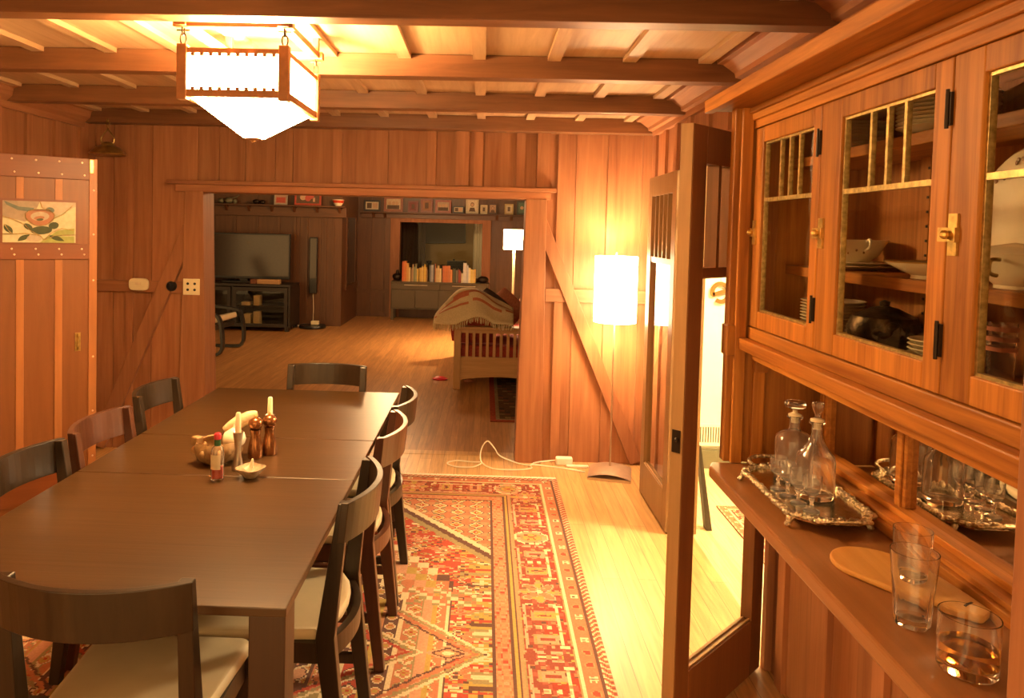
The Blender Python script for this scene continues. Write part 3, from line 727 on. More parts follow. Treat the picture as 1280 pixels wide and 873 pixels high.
# end panel at the far end between counter and cabinet + upper cabinet
t=thing('wall_cabinet','tall fir china cabinet with three leaded glass doors above the counter','cabinet',(.78,.83,1.27))
X=lambda v:v-.78
Y=lambda v:v-.83
Z=lambda v:v-1.27
def bx(x0,x1,y0,y1,z0,z1,mb): return mb.box(X(x0),X(x1),Y(y0),Y(y1),Z(z0),Z(z1))
b=MB()
bx(.725,1.088,2.212,2.25,.926,1.985,b); bx(.742,.775,2.198,2.212,.926,1.985,b); bx(.80,.835,2.196,2.212,.926,1.262,b); bx(.80,.84,2.186,2.196,1.20,1.262,b); bx(1.05,1.088,2.196,2.212,.926,1.27,b)
bx(.72,.775,2.20,2.255,1.245,1.335,b)
b.build('end_panel',M['cabz'],t,bevel=.003)
b=MB()
bx(.76,1.088,.83,2.198,1.262,1.298,b); bx(.752,.78,.83,2.205,1.266,1.300,b); bx(.79,.83,.83,2.196,1.236,1.262,b)
bx(.78,1.088,.83,2.212,1.298,1.334,b)
b.build('sill_rail',M['caby'],t,bevel=.004)
b=MB(); bx(.803,1.088,.83,.86,1.335,1.929,b); b.build('side_panel',M['cabz'],t)
b=MB(); bx(1.065,1.088,.861,2.211,1.335,1.929,b); b.build('back_panel',M['cabin'],t)
b=MB()
bx(.80,1.088,.83,2.212,1.93,1.95,b); bx(.778,.80,.83,2.212,1.912,1.99,b); bx(.768,.778,.83,2.22,1.935,1.955,b); bx(.76,.80,.83,2.235,1.955,1.972,b)
b.build('frieze',M['caby'],t,bevel=.002)
b=MB(); bx(.665,.80,.83,2.28,1.972,1.992,b); bx(.655,.68,.83,2.29,1.967,2.005,b); bx(.70,1.088,.83,2.25,1.992,2.01,b)
b.build('crown',M['caby'],t,bevel=.003)
for z in (1.517,1.822):
    b=MB(); bx(.885,1.064,.861,2.211,z-.026,z,b); b.build('shelf',M['caby'],t,bevel=.002)
for y in (2.19,1.78,1.29,.88):
    b=MB(); bx(1.03,1.064,y-.02,y+.02,1.335,1.49,b); bx(1.03,1.064,y-.02,y+.02,1.519,1.795,b)
    b.build('shelf_support',M['cabin'],t)
b=MB()
for y in (1.305,1.765):
    for k in range(14):
        z=1.36+.034*k
        if not 1.485<z<1.525: b.box(X(1.028),X(1.0302),Y(y)-.003,Y(y)+.003,Z(z)-.003,Z(z)+.003)
b.build('peg_holes',M['black'],t)
def cdoor(y0,y1,sl,sr):   # y1 far (left in view), sl left stile, sr right stile
    zb,zt=1.337,1.91; g0,g1,h0,h1=y0+sr,y1-sl,1.385,1.866
    b=MB(); bx(.78,.802,y1-sl,y1-.0015,zb,zt,b); bx(.78,.802,y0+.0015,y0+sr,zb,zt,b); bx(.78,.802,g0,g1,zb,h0,b); bx(.78,.802,g0,g1,h1,zt,b)
    o=b.build('door',M['cabz'],t,bevel=.0025)
    c=MB(); w=.006
    xa,xb=.787,.799
    bx(xa,xb,g0,g0+w,h0,h1,c); bx(xa,xb,g1-w,g1,h0,h1,c); bx(xa,xb,g0+w,g1-w,h0,h0+w,c); bx(xa,xb,g0+w,g1-w,h1-w,h1,c); bx(xa,xb,g0+w,g1-w,1.697,1.708,c)
    for k in range(3):
        y=lerp(g1,g0,(.33+.185*k)); bx(xa+.001,xb-.001,y-.0045,y+.0045,1.708,h1-w,c)
    c.build('came',M['came'],o)
    c=MB(); bx(.792,.795,g0+w,g1-w,h0+w,1.697,c); c.build('glass_pane',M['panecab'],o)
    c=MB(); bx(.792,.795,g0+w,g1-w,1.708,h1-w,c); c.build('glass_pane',M['panecab'],o)
    for z in (1.43,1.822):
        c=MB(); bx(.7745,.78,y0-.004,y0+.012,z-.028,z+.028,c)
        c.tube([(X(.773),Y(y0+.003),Z(z-.033)),(X(.773),Y(y0+.003),Z(z+.033))],.0032,8); c.build('hinge',M['iron'],o)
    c=MB(); yl=y1-.022; bx(.776,.78,yl-.012,yl+.012,1.575,1.645,c); bx(.772,.78,yl-.013,yl+.034,1.598,1.622,c); c.ball((X(.766),Y(yl+.004),Z(1.61)),.008,10)
    c.build('latch',M['brass'],o)
    return o
cdoor(1.77,2.197,.062,.042); cdoor(1.28,1.77,.098,.052); cdoor(.83,1.28,.078,.06)

# ---------------------------------------------------------------- dishes inside the cabinet
def plate_prof(r,h=.018): return [(0,0),(r*.55,0),(r*.6,.003),(r*.97,h),(r,h+.001),(r*.96,h+.003),(r*.6,.007),(0,.006)]
def plate(name,label,group,c,r,h=.018):
    o=MB().lathe(plate_prof(r,h),36).build(name,M['china'],smooth=True,loc=c); return tag(o,label,'plate',group)
pl=plate('side_plate','white side plate in the tall stack behind the left cabinet doors','tall plate stack in cabinet',(.945,2.03,1.335),.082)
for i in range(1,10):
    o=pl.copy(); COL.objects.link(o); o.location.z=1.335+.0085*i
    if i==9: o['label']='white side plate on top of the tall stack in the cabinet'; del o['group']
pl=plate('saucer','white saucer in the short stack on the cabinet floor behind the middle door','short saucer stack in cabinet',(.925,1.505,1.335),.066)
for i in range(1,6):
    o=pl.copy(); COL.objects.link(o); o.location.z=1.335+.009*i
    if i==5: o['label']='white saucer on top of the short stack behind the middle door'; del o['group']
for (x,y,r,nn,lab) in ((.965,2.0,.092,8,'left'),(.965,1.60,.095,9,'middle')):
    pl=plate('dinner_plate','cream dinner plate in the high stack on the top shelf behind the %s door'%lab,'dinner plates behind the %s door'%lab,(x,y,1.823),r,.014)
    for i in range(1,nn): 
        o=pl.copy(); COL.objects.link(o); o.location.z=1.823+.0085*i
# platters + floral bowl, footed bowl
o=plate('platter','flat cream platter under the floral bowl on the middle shelf','platters under floral bowl',(.965,1.97,1.518),.094,.010)
o2=o.copy(); COL.objects.link(o2); o2.location.z=1.527; o2['label']='cream platter directly beneath the floral bowl'; del o2['group']
t=thing('floral_bowl','deep scalloped white bowl with floral sprigs on the middle shelf','bowl',(.955,1.97,1.5345))
sc=lambda th,z: 1+(.035*math.sin(8*th) if z>.045 else 0)
MB().lathe([(0,0),(.045,0),(.045,.004),(.066,.022),(.078,.045),(.086,.062),(.083,.062),(.073,.043),(.06,.022),(.04,.009),(0,.008)],48,fx=sc).build('bowl_body',M['china'],t,smooth=True)
b=MB()
for a,z,s in ((3.3,.032,1),(3.6,.028,.8),(3.9,.034,1.1),(4.2,.028,.7),(4.45,.036,.9),(3.1,.036,.7),(4.7,.03,.8)):
    r=.0755 if z>.03 else .0725; b.ball((r*math.cos(a),r*math.sin(a),z),.006*s,8,sx=.6,sy=.6,sz=.7)
b.build('floral_sprigs',M['floral'],t)
b=MB(); 
for sgn in (1,): b.tube(cur([(.0,-.075,.055),(0,-.098,.062),(0,-.1,.045),(0,-.078,.035)]),.004,8)
b.build('handle',M['china'],t,smooth=True)
t=thing('footed_dish','shallow white footed dish on the middle shelf behind the middle door','dish',(.945,1.60,1.5175))
MB().lathe([(0,0),(.036,0),(.036,.008),(.05,.014),(.086,.032),(.088,.036),(.084,.035),(.045,.018),(0,.015)],40,fx=lambda th,z:1+(.02*math.sin(6*th) if z>.02 else 0)).build('dish_body',M['china'],t,smooth=True)
MB().lathe([(.0862,.0325),(.0884,.0365),(.086,.0375),(.0845,.0355),(.0862,.0325)],40,fx=lambda th,z:1+.02*math.sin(6*th)).build('gilt_rim',M['gilt'],t,smooth=True)
o=tag(MB().lathe([(0,0),(.05,0),(.075,.025),(.082,.05),(.07,.08),(.03,.1),(.01,.105),(.012,.115),(0,.12)],28).build('covered_dish',M['tarnish'],smooth=True,loc=(.96,1.80,1.335)),'dark silver covered dish between the plate stacks on the cabinet floor','dish')
o=tag(MB().box(-.004,.004,-.04,.04,0,.12).build('paper_card',colm('pink',(.55,.30,.17),.7),loc=(1.02,1.595,1.335)),'pinkish card standing behind the short saucer stack','card')
o.rotation_euler=(0,math.radians(6),0)
# right door: upright platter, tureen, striped glass, dark napkin
t=thing('oval_platter','large cream oval platter leaning upright behind the right cabinet door','platter',(1.002,1.40,1.5175),0)
pl=MB(); nn=40
ring=lambda a,k: (.16*k*math.cos(a),.135*k*math.sin(a)*1.0)
vs=[];fs=[]
for k,x in ((0,0),(.6,0),(.72,-.004),(1,-.016),(.97,-.019),(.7,-.008),(0,-.005)):
    for j in range(nn):
        u,v=ring(2*PI*j/nn,k); vs.append((x,u,v+.135))
for i in range(6):
    for j in range(nn): fs.append((i*nn+j,i*nn+(j+1)%nn,(i+1)*nn+(j+1)%nn,(i+1)*nn+j))
pm=MB().add(vs,fs); o=pm.build('platter_body',M['china'],t,smooth=True); 
b=MB()
for a in (2.2,2.5,2.8,3.1,3.4,3.7,1.9,1.5,1.1,.7):
    u,v=ring(a,.85); 
    for k in range(4): b.ball((-.0155,u+R.uniform(-.014,.014),v+.135+R.uniform(-.014,.014)),.005,8,sx=.35)
o2=b.build('floral_sprigs',M['floral'],t)
t.rotation_euler=(0,math.radians(8),0)
t=thing('floral_tureen','white oval tureen with gilt handle before the upright platter','tureen',(.935,1.335,1.5175))
q=MB().lathe([(0,0),(.04,0),(.04,.006),(.06,.02),(.072,.045),(.08,.06),(.083,.062),(.08,.064),(.05,.075),(.0,.082)],40); q.xf(Matrix.Diagonal((.6,1.0,1,1))); q.build('tureen_body',M['china'],t,smooth=True)
MB().tube(cur([(-.046,-.03,.052),(-.062,-.03,.05),(-.064,-.03,.03),(-.05,-.03,.024)]),.0035,8).build('handle',M['gilt'],t,smooth=True)
b=MB()
for a in (2.4,2.6,2.85,3.1): b.ball((.6*.07*math.cos(a),.07*math.sin(a),.04),.006,8,sx=.6,sy=.8)
b.build('floral_sprigs',M['floral'],t)
t=thing('striped_glass','tall banded drinking glass on the cabinet floor behind the right door','glass',(.93,1.35,1.335))
MB().lathe([(0,0),(.021,0),(.024,.12),(.022,.12),(.019,.006),(0,.006)],24).build('glass_body',M['glass'],t,smooth=True)
b=MB()
for z in (.07,.088,.106): b.lathe([(.0235+z*.01,z),(.0238+z*.01,z),(.024+z*.01,z+.008),(.0237+z*.01,z+.008),(.0235+z*.01,z)],24)
b.build('painted_bands',M['cushrose'],t,smooth=True)

# ---------------------------------------------------------------- silver tray with decanters
ty=1.885; t=thing('silver_tray','footed silver tray with embossed border holding decanters and small glasses','tray',(.822,ty,.9262))
def oct_(a,b,c): return [(-a+c,-b),(a-c,-b),(a,-b+c),(a,b-c),(a-c,b),(-a+c,b),(-a,b-c),(-a,-b+c)]
A=oct_(.098,.195,.045)
MB().prism(A,.020,.025,'z').build('tray_plate',M['silver'],t)
b=MB(); seg=[]
for i in range(8):
    p=Vector(A[i]+(0,));q=Vector(A[(i+1)%8]+(0,)); nn=max(2,int((q-p).length/.011))
    for k in range(nn):
        seg.append(p.lerp(q,k/nn))
for i,p in enumerate(seg): b.ball((p.x,p.y,.028+.003*(i%2)),.0075+.0015*((i*7)%3),8,sz=.8)
b.tube([(p.x*.94,p.y*.96,.0275) for p in seg],.003,6,closed=True)
b.build('embossed_border',M['silverb'],t,smooth=True)
for sx,sy in ((-1,-1),(1,-1),(-1,1),(1,1)):
    q=MB(); px,py=sx*.078,sy*.165
    if sx<0: px=-.095; py=sy*.155
    q.tube([(px,py,.022),(px*1.05,py*1.02,.010),(px*1.08,py*1.03,.008)],[.009,.006,.007],8).ball((px*1.08,py*1.03,.006),.008,8,sz=.75)
    q.build('foot',M['silverb'],t,smooth=True)
for s in (-1,1):
    P=cur([(-.05,s*.195,.028),(-.058,s*.222,.038),(-.03,s*.238,.045),(.03,s*.238,.045),(.058,s*.222,.038),(.05,s*.195,.028)],6)
    MB().tube(P,.0052,8).build('handle',M['silverb'],t,smooth=True)
def lathe_glass(name,mat,parent,prof,n=36,fx=None,loc=None): return MB().lathe(prof,n,fx=fx).build(name,mat,parent,smooth=True,loc=loc)
zt=.926+.0255
cutf=lambda th,z: 1+(.02*abs(math.sin(8*th)) if z<.04 else 0)
t=thing('decanter','broad clear decanter with flat disc stopper, the rear one on the tray','decanter',(.845,2.005,zt))
lathe_glass('decanter_body',M['decglass'],t,[(0,0),(.045,0),(.048,.006),(.048,.10),(.046,.112),(.035,.122),(.016,.13),(.0135,.14),(.0135,.158),(.02,.163),(.02,.167),(.010,.167),(.010,.14),(.013,.127),(.033,.118),(.0435,.108),(.0445,.10),(.0445,.012),(0,.010)],fx=cutf)
lathe_glass('stopper_neck',M['label'],t,[(0,.15),(.0095,.15),(.0098,.1675),(.017,.168),(.017,.172),(.006,.177),(.006,.186),(0,.186)])
q=MB().lathe([(0,.184),(.012,.185),(.026,.193),(.028,.200),(.024,.207),(0,.209)],28); q.build('stopper',M['glass'],t,smooth=True)
t=thing('decanter','sloping-shouldered clear decanter with flared stopper, the front one on the tray','decanter',(.842,1.865,zt))
lathe_glass('decanter_body',M['decglass'],t,[(0,0),(.043,0),(.046,.006),(.046,.09),(.043,.105),(.03,.120),(.018,.138),(.013,.155),(.0125,.178),(.019,.184),(.019,.188),(.0095,.188),(.0095,.156),(.015,.137),(.027,.117),(.04,.102),(.0425,.09),(.0425,.012),(0,.010)],fx=cutf)
lathe_glass('stopper_neck',M['label'],t,[(0,.17),(.009,.17),(.0093,.1885),(.0165,.189),(.0165,.194),(.006,.198),(0,.198)])
lathe_glass('stopper',M['glass'],t,[(0,.197),(.007,.197),(.006,.205),(.013,.222),(.0145,.234),(.012,.237),(0,.237)])
G4='cordial glasses on the silver tray'
def cordial(x,y,label):
    t=thing('cordial_glass',label,'glass',(x,y,zt),0,G4)
    K=1.14
    lathe_glass('bowl',M['cutglass'],t,[(a*K,b*K) for a,b in [(0,.030),(.007,.031),(.0165,.042),(.0185,.055),(.019,.074),(.0178,.074),(.017,.056),(.015,.044),(.004,.036),(0,.036)]],24,fx=lambda th,z:1+(.025*abs(math.sin(6*th)) if .03<z<.06 else 0))
    lathe_glass('stem',M['cutglass'],t,[(a*K,b*K) for a,b in [(0,0),(.0165,0),(.0165,.003),(.004,.006),(.0035,.02),(.006,.024),(.0035,.0295),(0,.0295)]],20)
    return t
c=cordial(.767,1.905,'small stemmed cordial glass, farthest of the four on the tray')
dup(c,(.772,1.858,zt),0,'small stemmed cordial glass, second farthest of the four on the tray')
dup(c,(.778,1.808,zt),0,'small stemmed cordial glass, second nearest of the four on the tray')
dup(c,(.788,1.758,zt),0,'small stemmed cordial glass, nearest of the four on the tray')

# ---------------------------------------------------------------- glasses and board on the counter
b=MB(); P=[]
c0_=Vector((.812,1.515)); dr=(Vector((.915,1.325))-c0_); L=dr.length; dr.normalize(); nr=Vector((-dr.y,dr.x))
for i in range(25):
    a=PI/2+PI*i/24; P.append(c0_+dr*(.085*math.cos(a))+nr*(.078*math.sin(a)))
P+= [c0_+dr*.08-nr*.070,c0_+dr*.16-nr*.040,c0_+dr*(L-.004)-nr*.016,c0_+dr*L-nr*.012,c0_+dr*L+nr*.012,c0_+dr*(L-.004)+nr*.016,c0_+dr*.16+nr*.040,c0_+dr*.08+nr*.070]
t=thing('cutting_board','orange teardrop wooden board lying on the counter behind the tumblers','board',(c0_.x,c0_.y,.926))
MB().prism([(p.x-c0_.x,p.y-c0_.y) for p in P],0,.012,'z').build('board_body',M['boardw'],t,bevel=.004)
e=c0_+dr*(L-.035); MB().bar((e.x-c0_.x-nr.x*.012,e.y-c0_.y-nr.y*.012,.0123),(e.x-c0_.x+nr.x*.012,e.y-c0_.y+nr.y*.012,.0123),.004,.0012).build('handle_inlay',M['standw'],t)
t=thing('faceted_tumbler','tall faceted glass tumbler standing before the wooden board','glass',(.765,1.30,.926))
fac=lambda th,z: (1 if z>.085 else 1-.045*abs(math.sin(5*th)))
lathe_glass('glass_body',M['glass'],t,[(0,0),(.027,0),(.029,.003),(.033,.06),(.0355,.088),(.0385,.13),(.0368,.13),(.034,.088),(.030,.06),(.026,.016),(0,.014)],60,fx=fac)
t=thing('straight_tumbler','plain tall glass standing on the wooden board behind the faceted tumbler','glass',(.845,1.445,.9385))
lathe_glass('glass_body',M['glass'],t,[(0,0),(.030,0),(.032,.004),(.0345,.10),(.0332,.10),(.0305,.012),(0,.010)],36)
t=thing('whisky_tumbler','low round tumbler holding amber drink, nearest the viewer on the counter','glass',(.775,1.165,.926))
lathe_glass('glass_body',M['glass'],t,[(0,0),(.040,0),(.0425,.004),(.0432,.088),(.0415,.088),(.0405,.016),(0,.014)],40)
lathe_glass('drink',M['amber'],t,[(0,.0145),(.0402,.0165),(.0407,.042),(0,.042)],40)

# ---------------------------------------------------------------- things on the table
z=.7405
ZB=1.09
t=thing('sauce_bottle','small red hot sauce bottle with green neck on the table','bottle',(-.878,2.445,z)); t.scale=(1,1,1.09)
lathe_glass('bottle_glass',M['glass'],t,[(0,0),(.020,0),(.0215,.003),(.0215,.085),(.018,.098),(.0095,.108),(.009,.125),(.0065,.125),(.007,.108),(.0155,.097),(.0185,.085),(.0185,.006),(0,.005)],24)
lathe_glass('sauce',M['red'],t,[(0,.0055),(.0182,.0065),(.0182,.042),(0,.046)],24)
lathe_glass('neck_foil',M['green'],t,[(.0098,.105),(.0112,.106),(.0108,.127),(.0092,.127),(.0098,.105)],20)
lathe_glass('cap',M['redcap'],t,[(.0,.1255),(.0115,.1255),(.012,.14),(.009,.144),(0,.144)],20)
MB().grid(lambda u,v:(.0218*math.cos(3.6+1.9*u),.0218*math.sin(3.6+1.9*u),.035+.045*v),8,2).build('paper_label',M['label'],t,smooth=True)
t=thing('burl_bowl','knobbly light wooden burl bowl on the table behind the sauce bottle','bowl',(-.945,2.63,z)); t.scale=(.88,.88,.92)
wob=lambda th,z_: 1+.09*math.sin(3*th+1)+.05*math.sin(7*th)+ (.05*math.sin(5*th+2) if z_>.05 else 0)
MB().lathe([(0,0),(.05,0),(.075,.02),(.09,.045),(.088,.07),(.08,.085),(.074,.082),(.078,.066),(.075,.04),(.05,.016),(0,.014)],40,fx=wob).build('bowl_body',M['burl'],t,smooth=True)
for a in (2.6,3.4,4.4,5.2): MB().ball((.087*math.cos(a),.087*math.sin(a),.05),.016,10).build('burl_knot',M['burl'],t,smooth=True)
MB().prism([(-.10,-.03),(-.07,-.045),(-.05,-.02),(-.08,.0)],.07,.105,'z').build('burl_spur',M['burl'],t,bevel=.006)
def onion(name,label,loc,r,m):
    t=thing(name,label,'onion',loc)
    MB().lathe([(0,0),(r*.5,.05*r),(r*.9,.5*r),(r,.85*r),(r*.85,1.35*r),(r*.4,1.7*r),(r*.12,1.85*r),(r*.05,2.1*r),(0,2.12*r)],28).build('bulb',m,t,smooth=True)
    MB().tube([(0,0,2.05*r),(r*.08,0,2.3*r)],[r*.06,r*.02],6).build('stalk',m,t)
    return t
onion('white_onion','bright pale onion sitting in the burl bowl','' or (-.890,2.645,z+.044),.042,M['onionw'])
onion('brown_onion','small brown onion at the back of the burl bowl',(-.915,2.70,z+.058),.030,M['onionb'])
t=thing('bread_piece','long pale piece of bread leaning out of the burl bowl','bread',(-.882,2.712,z+.108))
P=[Vector((-.06,-.02,-.012)),Vector((-.03,-.01,.008)),Vector((.0,0,.022)),Vector((.03,.012,.038)),Vector((.05,.02,.044))]
MB().tube(cur(P),[.008+.016*math.sin(PI*min(1,(i+3)/36.)) for i in range(len(cur(P)))],14).build('crust',M['ginger'],t,smooth=True)
def candlestick(loc,label,lab2):
    t=thing('candlestick',label,'candlestick',loc)
    MB().lathe([(0,0),(.021,0),(.020,.01),(.012,.045),(.010,.07),(.013,.10),(.0185,.132),(.0172,.132),(.0118,.12),(.0,.118)],28).build('holder',M['pewter'],t,smooth=True)
    o=tag(MB().lathe([(0,0),(.0105,0),(.0085,.078),(.006,.082),(0,.082)],20).build('candle',M['candle'],smooth=True,loc=(loc[0],loc[1],loc[2]+.1182)),lab2,'candle')
candlestick((-.846,2.555,z),'slim flared metal candlestick, the nearer one beside the burl bowl','cream stub candle in the nearer candlestick')
candlestick((-.805,2.80,z),'slim flared metal candlestick, the farther one behind the pepper mills','cream stub candle in the farther candlestick')
def mill(loc,label):
    t=thing('pepper_mill',label,'mill',loc,0,'copper brown pepper mills'); t.scale=(1.05,1.05,1.13)
    MB().lathe([(0,0),(.025,0),(.0265,.006),(.026,.03),(.021,.052),(.0165,.070),(.018,.085),(.019,.092),(0,.092)],28).build('mill_body',M['copper'],t,smooth=True)
    MB().lathe([(0,.0925),(.012,.093),(.021,.099),(.0255,.110),(.023,.122),(.013,.130),(0,.132)],28).build('mill_head',M['copper'],t,smooth=True)
    MB().ball((0,0,.135),.005,10).build('mill_nut',M['brass'],t,smooth=True)
    return t
m=mill((-.826,2.69,z),'copper brown pepper mill, the nearer of the pair'); dup(m,(-.787,2.735,z),0,'copper brown pepper mill, the farther of the pair')
t=thing('shell_dish','small pale shell dish on the table beside the sauce bottle','dish',(-.775,2.475,z))
MB().lathe([(0,0),(.018,0),(.03,.012),(.043,.026),(.047,.034),(.044,.036),(.028,.02),(0,.012)],36,fx=lambda th,z_:1+.10*math.sin(4*th)*(z_/.036)).build('dish_body',M['shell'],t,smooth=True)
o=tag(MB().tube(cur([(-.012,0,0),(-.002,.004,.012),(.004,0,.026),(.007,-.003,.042)]),[.013-.0105*i/24 for i in range(25)],8).build('garlic_clove',M['onionw'],smooth=True,loc=(-.775,2.475,z+.0225)),'white garlic clove standing in the shell dish','garlic')
# ---------------------------------------------------------------- dining rug (knot by knot colour)
def rug_mesh(name,x0,x1,y0,y1,k,paint,thick=.010,parent=None):
    nx=int(round((x1-x0)/k)); ny=int(round((y1-y0)/k))
    gx,gy=np.meshgrid(np.linspace(x0,x1,nx+1),np.linspace(y0,y1,ny+1))
    v=np.stack([gx.ravel(),gy.ravel(),np.full(gx.size,thick)],1)
    i,j=np.meshgrid(np.arange(nx),np.arange(ny)); a=(j*(nx+1)+i).ravel()
    f=np.stack([a,a+1,a+nx+2,a+nx+1],1)
    # skirt
    cx=(np.arange(nx)+.5)/nx*(x1-x0)+x0; cy=(np.arange(ny)+.5)/ny*(y1-y0)+y0
    U,V=np.meshgrid(cx,cy); col=paint(U.ravel(),V.ravel())
    nv=len(v); v=np.vstack([v,[[x0,y0,.0005],[x1,y0,.0005],[x1,y1,.0005],[x0,y1,.0005],[x0,y0,thick],[x1,y0,thick],[x1,y1,thick],[x0,y1,thick]]])
    sk=np.array([[nv,nv+1,nv+5,nv+4],[nv+1,nv+2,nv+6,nv+5],[nv+2,nv+3,nv+7,nv+6],[nv+3,nv,nv+4,nv+7],[nv,nv+3,nv+2,nv+1]]); f=np.vstack([f,sk]); col=np.vstack([col,np.tile([.2,.05,.03],(5,1))])
    me=bpy.data.meshes.new(name); me.vertices.add(len(v)); me.vertices.foreach_set('co',v.ravel())
    me.loops.add(len(f)*4); me.loops.foreach_set('vertex_index',f.ravel().astype(np.int32))
    me.polygons.add(len(f)); me.polygons.foreach_set('loop_start',np.arange(0,len(f)*4,4,dtype=np.int32)); 
    at=me.attributes.new('knot','FLOAT_COLOR','FACE'); c4=np.ones((len(f),4)); c4[:,:3]=col; at.data.foreach_set('color',c4.ravel())
    me.materials.append(M['rug']); me.update(); me.validate()
    o=bpy.data.objects.new(name,me); COL.objects.link(o)
    if parent: o.parent=parent
    return o
M['rug']=attr_mat('knotted wool')
C=lambda *a: np.array(a)
RED=C(.38,.07,.045);RUST=C(.44,.165,.09);ORG=C(.47,.225,.12);CRM=C(.60,.48,.30);NAVY=C(.13,.065,.05);MAR=C(.24,.065,.045);GLD=C(.40,.27,.08);OLV=C(.28,.22,.11);SAL=C(.50,.26,.16);PNK=C(.53,.31,.21)
def heriz(x0,x1,y0,y1,seed=3):
    rs=np.random.RandomState(seed); mxc,myc=(x0+x1)/2,(y0+y1)/2; a,b=(x1-x0)/2,(y1-y0)/2
    cells=rs.rand(400,400); cells2=rs.rand(400,400)
    def paint(X,Yy):
        k=.008
        X=np.round(X/k)*k; Yy=np.round(Yy/k)*k
        ux=np.abs(X-mxc); uy=np.abs(Yy-myc); dx=a-ux; dy=b-uy; d=np.minimum(dx,dy); lon=dx<dy
        t=np.where(lon,uy,ux); col=np.tile(RED,(len(X),1))
        def put(m,c): col[m]=c
        # ---- field
        B=.43; fx=ux; fy=uy
        # small hooked motifs over the red field, mirrored
        for (px,py,ox,oy,rr) in ((.115,.10,.03,.04,.048),(.15,.085,.09,.01,.04),(.09,.16,.05,.1,.036),(.19,.07,.02,.03,.03)):
            ix=np.floor((fx+ox)/px).astype(int); iy=np.floor((fy+oy)/py).astype(int)
            lx=np.abs((fx+ox)-(ix+.5)*px); ly=np.abs((fy+oy)-(iy+.5)*py); h=cells[(ix*7+3)%400,(iy*13+5)%400]
            dd=lx*(.55+.9*h)+ly*(1.9-.8*h); r=rr*(.5+.8*cells2[(ix*5+1)%400,(iy*11)%400]); r=np.where(h>.86,0,r)
            pal=[CRM,GLD,ORG,NAVY,OLV,SAL,RUST]; 
            for q in range(7):
                s=(h*49).astype(int)%7==q
                put(s&(dd<r),pal[(q+3)%7]); put(s&(dd<r*.80),pal[q]); put(s&(dd<r*.52),RED if q%2 else RUST); put(s&(dd<r*.26),pal[(q+1)%7])
        tong=(a-B-fx)<.05+.09*cells[(np.floor(fy/.022)*3).astype(int)%400,9]; pick=cells2[(np.floor(fy/.022)*5).astype(int)%400,17]
        put(tong&(pick<.35),GLD); put(tong&(pick>.35)&(pick<.5),CRM); put(tong&(pick>.5)&(pick<.62),OLV); put(tong&(pick>.62)&(pick<.7),NAVY)
        bl=((np.floor(fx/.018)*31+np.floor(fy/.013)*17)%97)/97.; put((bl>.93),GLD); put((bl<.05),CRM); put((bl>.47)&(bl<.52),OLV); put((bl>.6)&(bl<.64),NAVY)
        # corner spandrels with stepped edge
        cx_=a-B-fx; cy_=b-B-fy; sp=cx_+cy_*.85; st=np.round(sp/.045)*.045
        m=(st<.56); put(m,RUST); g1=((fx/.05).astype(int)+(fy/.045).astype(int))%3; put(m&(g1==0),ORG); put(m&(g1==1)&((np.floor(fx/.0125)%4)<1),OLV)
        lx=np.abs((fx%.105)-.0525); ly=np.abs((fy%.09)-.045); dd=lx+ly; put(m&(dd<.05),NAVY); put(m&(dd<.042),CRM); put(m&(dd<.031),GLD); put(m&(dd<.02),RED); put(m&(dd<.008),CRM)
        put((st>=.56)&(st<.60),CRM); put((st>=.60)&(st<.64),NAVY); put((st>=.64)&(st<.68),OLV)
        # medallion: stepped polygon with nested outlines and V pendants
        stp=lambda q,w: np.round(q/w)*w
        md=np.maximum(np.maximum(fx/.76,fy/1.0),(stp(fx,.05)/.76+stp(fy,.06)/1.0)*.66)
        bands=[(1.06,NAVY),(1.045,CRM),(1.02,RUST),(.97,GLD),(.955,SAL),(.90,OLV),(.885,RUST),(.80,CRM),(.785,NAVY),(.70,ORG),(.685,GLD),(.66,RED),(.56,CRM),(.545,OLV),(.50,RUST),(.42,NAVY),(.41,SAL),(.30,CRM),(.285,RED),(.16,GLD),(.13,NAVY),(.06,CRM)]
        for r,c in bands: put(md<r,c)
        for wx,wy,lo,hi in ((.075,.07,.705,.785),(.10,.09,.81,.885),(.085,.10,.57,.655),(.06,.06,.43,.50),(.055,.05,.975,1.02),(.09,.08,.31,.41)):
            lx=np.abs((fx%wx)-wx/2); ly=np.abs((fy%wy)-wy/2); dd=(lx*1.2+ly)/max(wx,wy); mm=(md<hi)&(md>lo)
            put(mm&(dd<.52),NAVY if lo<.8 else OLV); put(mm&(dd<.42),CRM); put(mm&(dd<.31),RUST); put(mm&(dd<.2),GLD); put(mm&(dd<.09),RED)
        for c0,sl,w,c in ((.955,1.15,.011,CRM),(.93,1.15,.010,OLV),(.90,1.15,.012,RUST),(.875,1.15,.008,NAVY),(.70,1.3,.010,CRM),(.675,1.3,.009,OLV),(.645,1.3,.012,RED),(.45,1.4,.010,CRM),(.425,1.4,.010,NAVY)):
            v=np.abs(fx-(c0-fy*sl)); put((v<w)&(fy<.30),c)
        dm=np.abs(fx-.80)*1.0+fy*1.6; put(dm<.085,SAL); put(dm<.066,NAVY); put(dm<.046,ORG); put(dm<.024,CRM)
        sq=(fx>.60)&(fx<.93)&(np.abs(fy-.42)<.075); put(sq&((np.floor(fx/.055)+np.floor(fy/.05))%2==0),OLV); put(sq&((np.floor(fx/.0275)+np.floor(fy/.025))%4==1),CRM); put(sq&((np.floor(fx/.0275)+np.floor(fy/.025))%5==2),RUST)
        # ---- borders
        def rng(lo,hi): return (d>=lo)&(d<hi)
        put(rng(0,B),MAR)
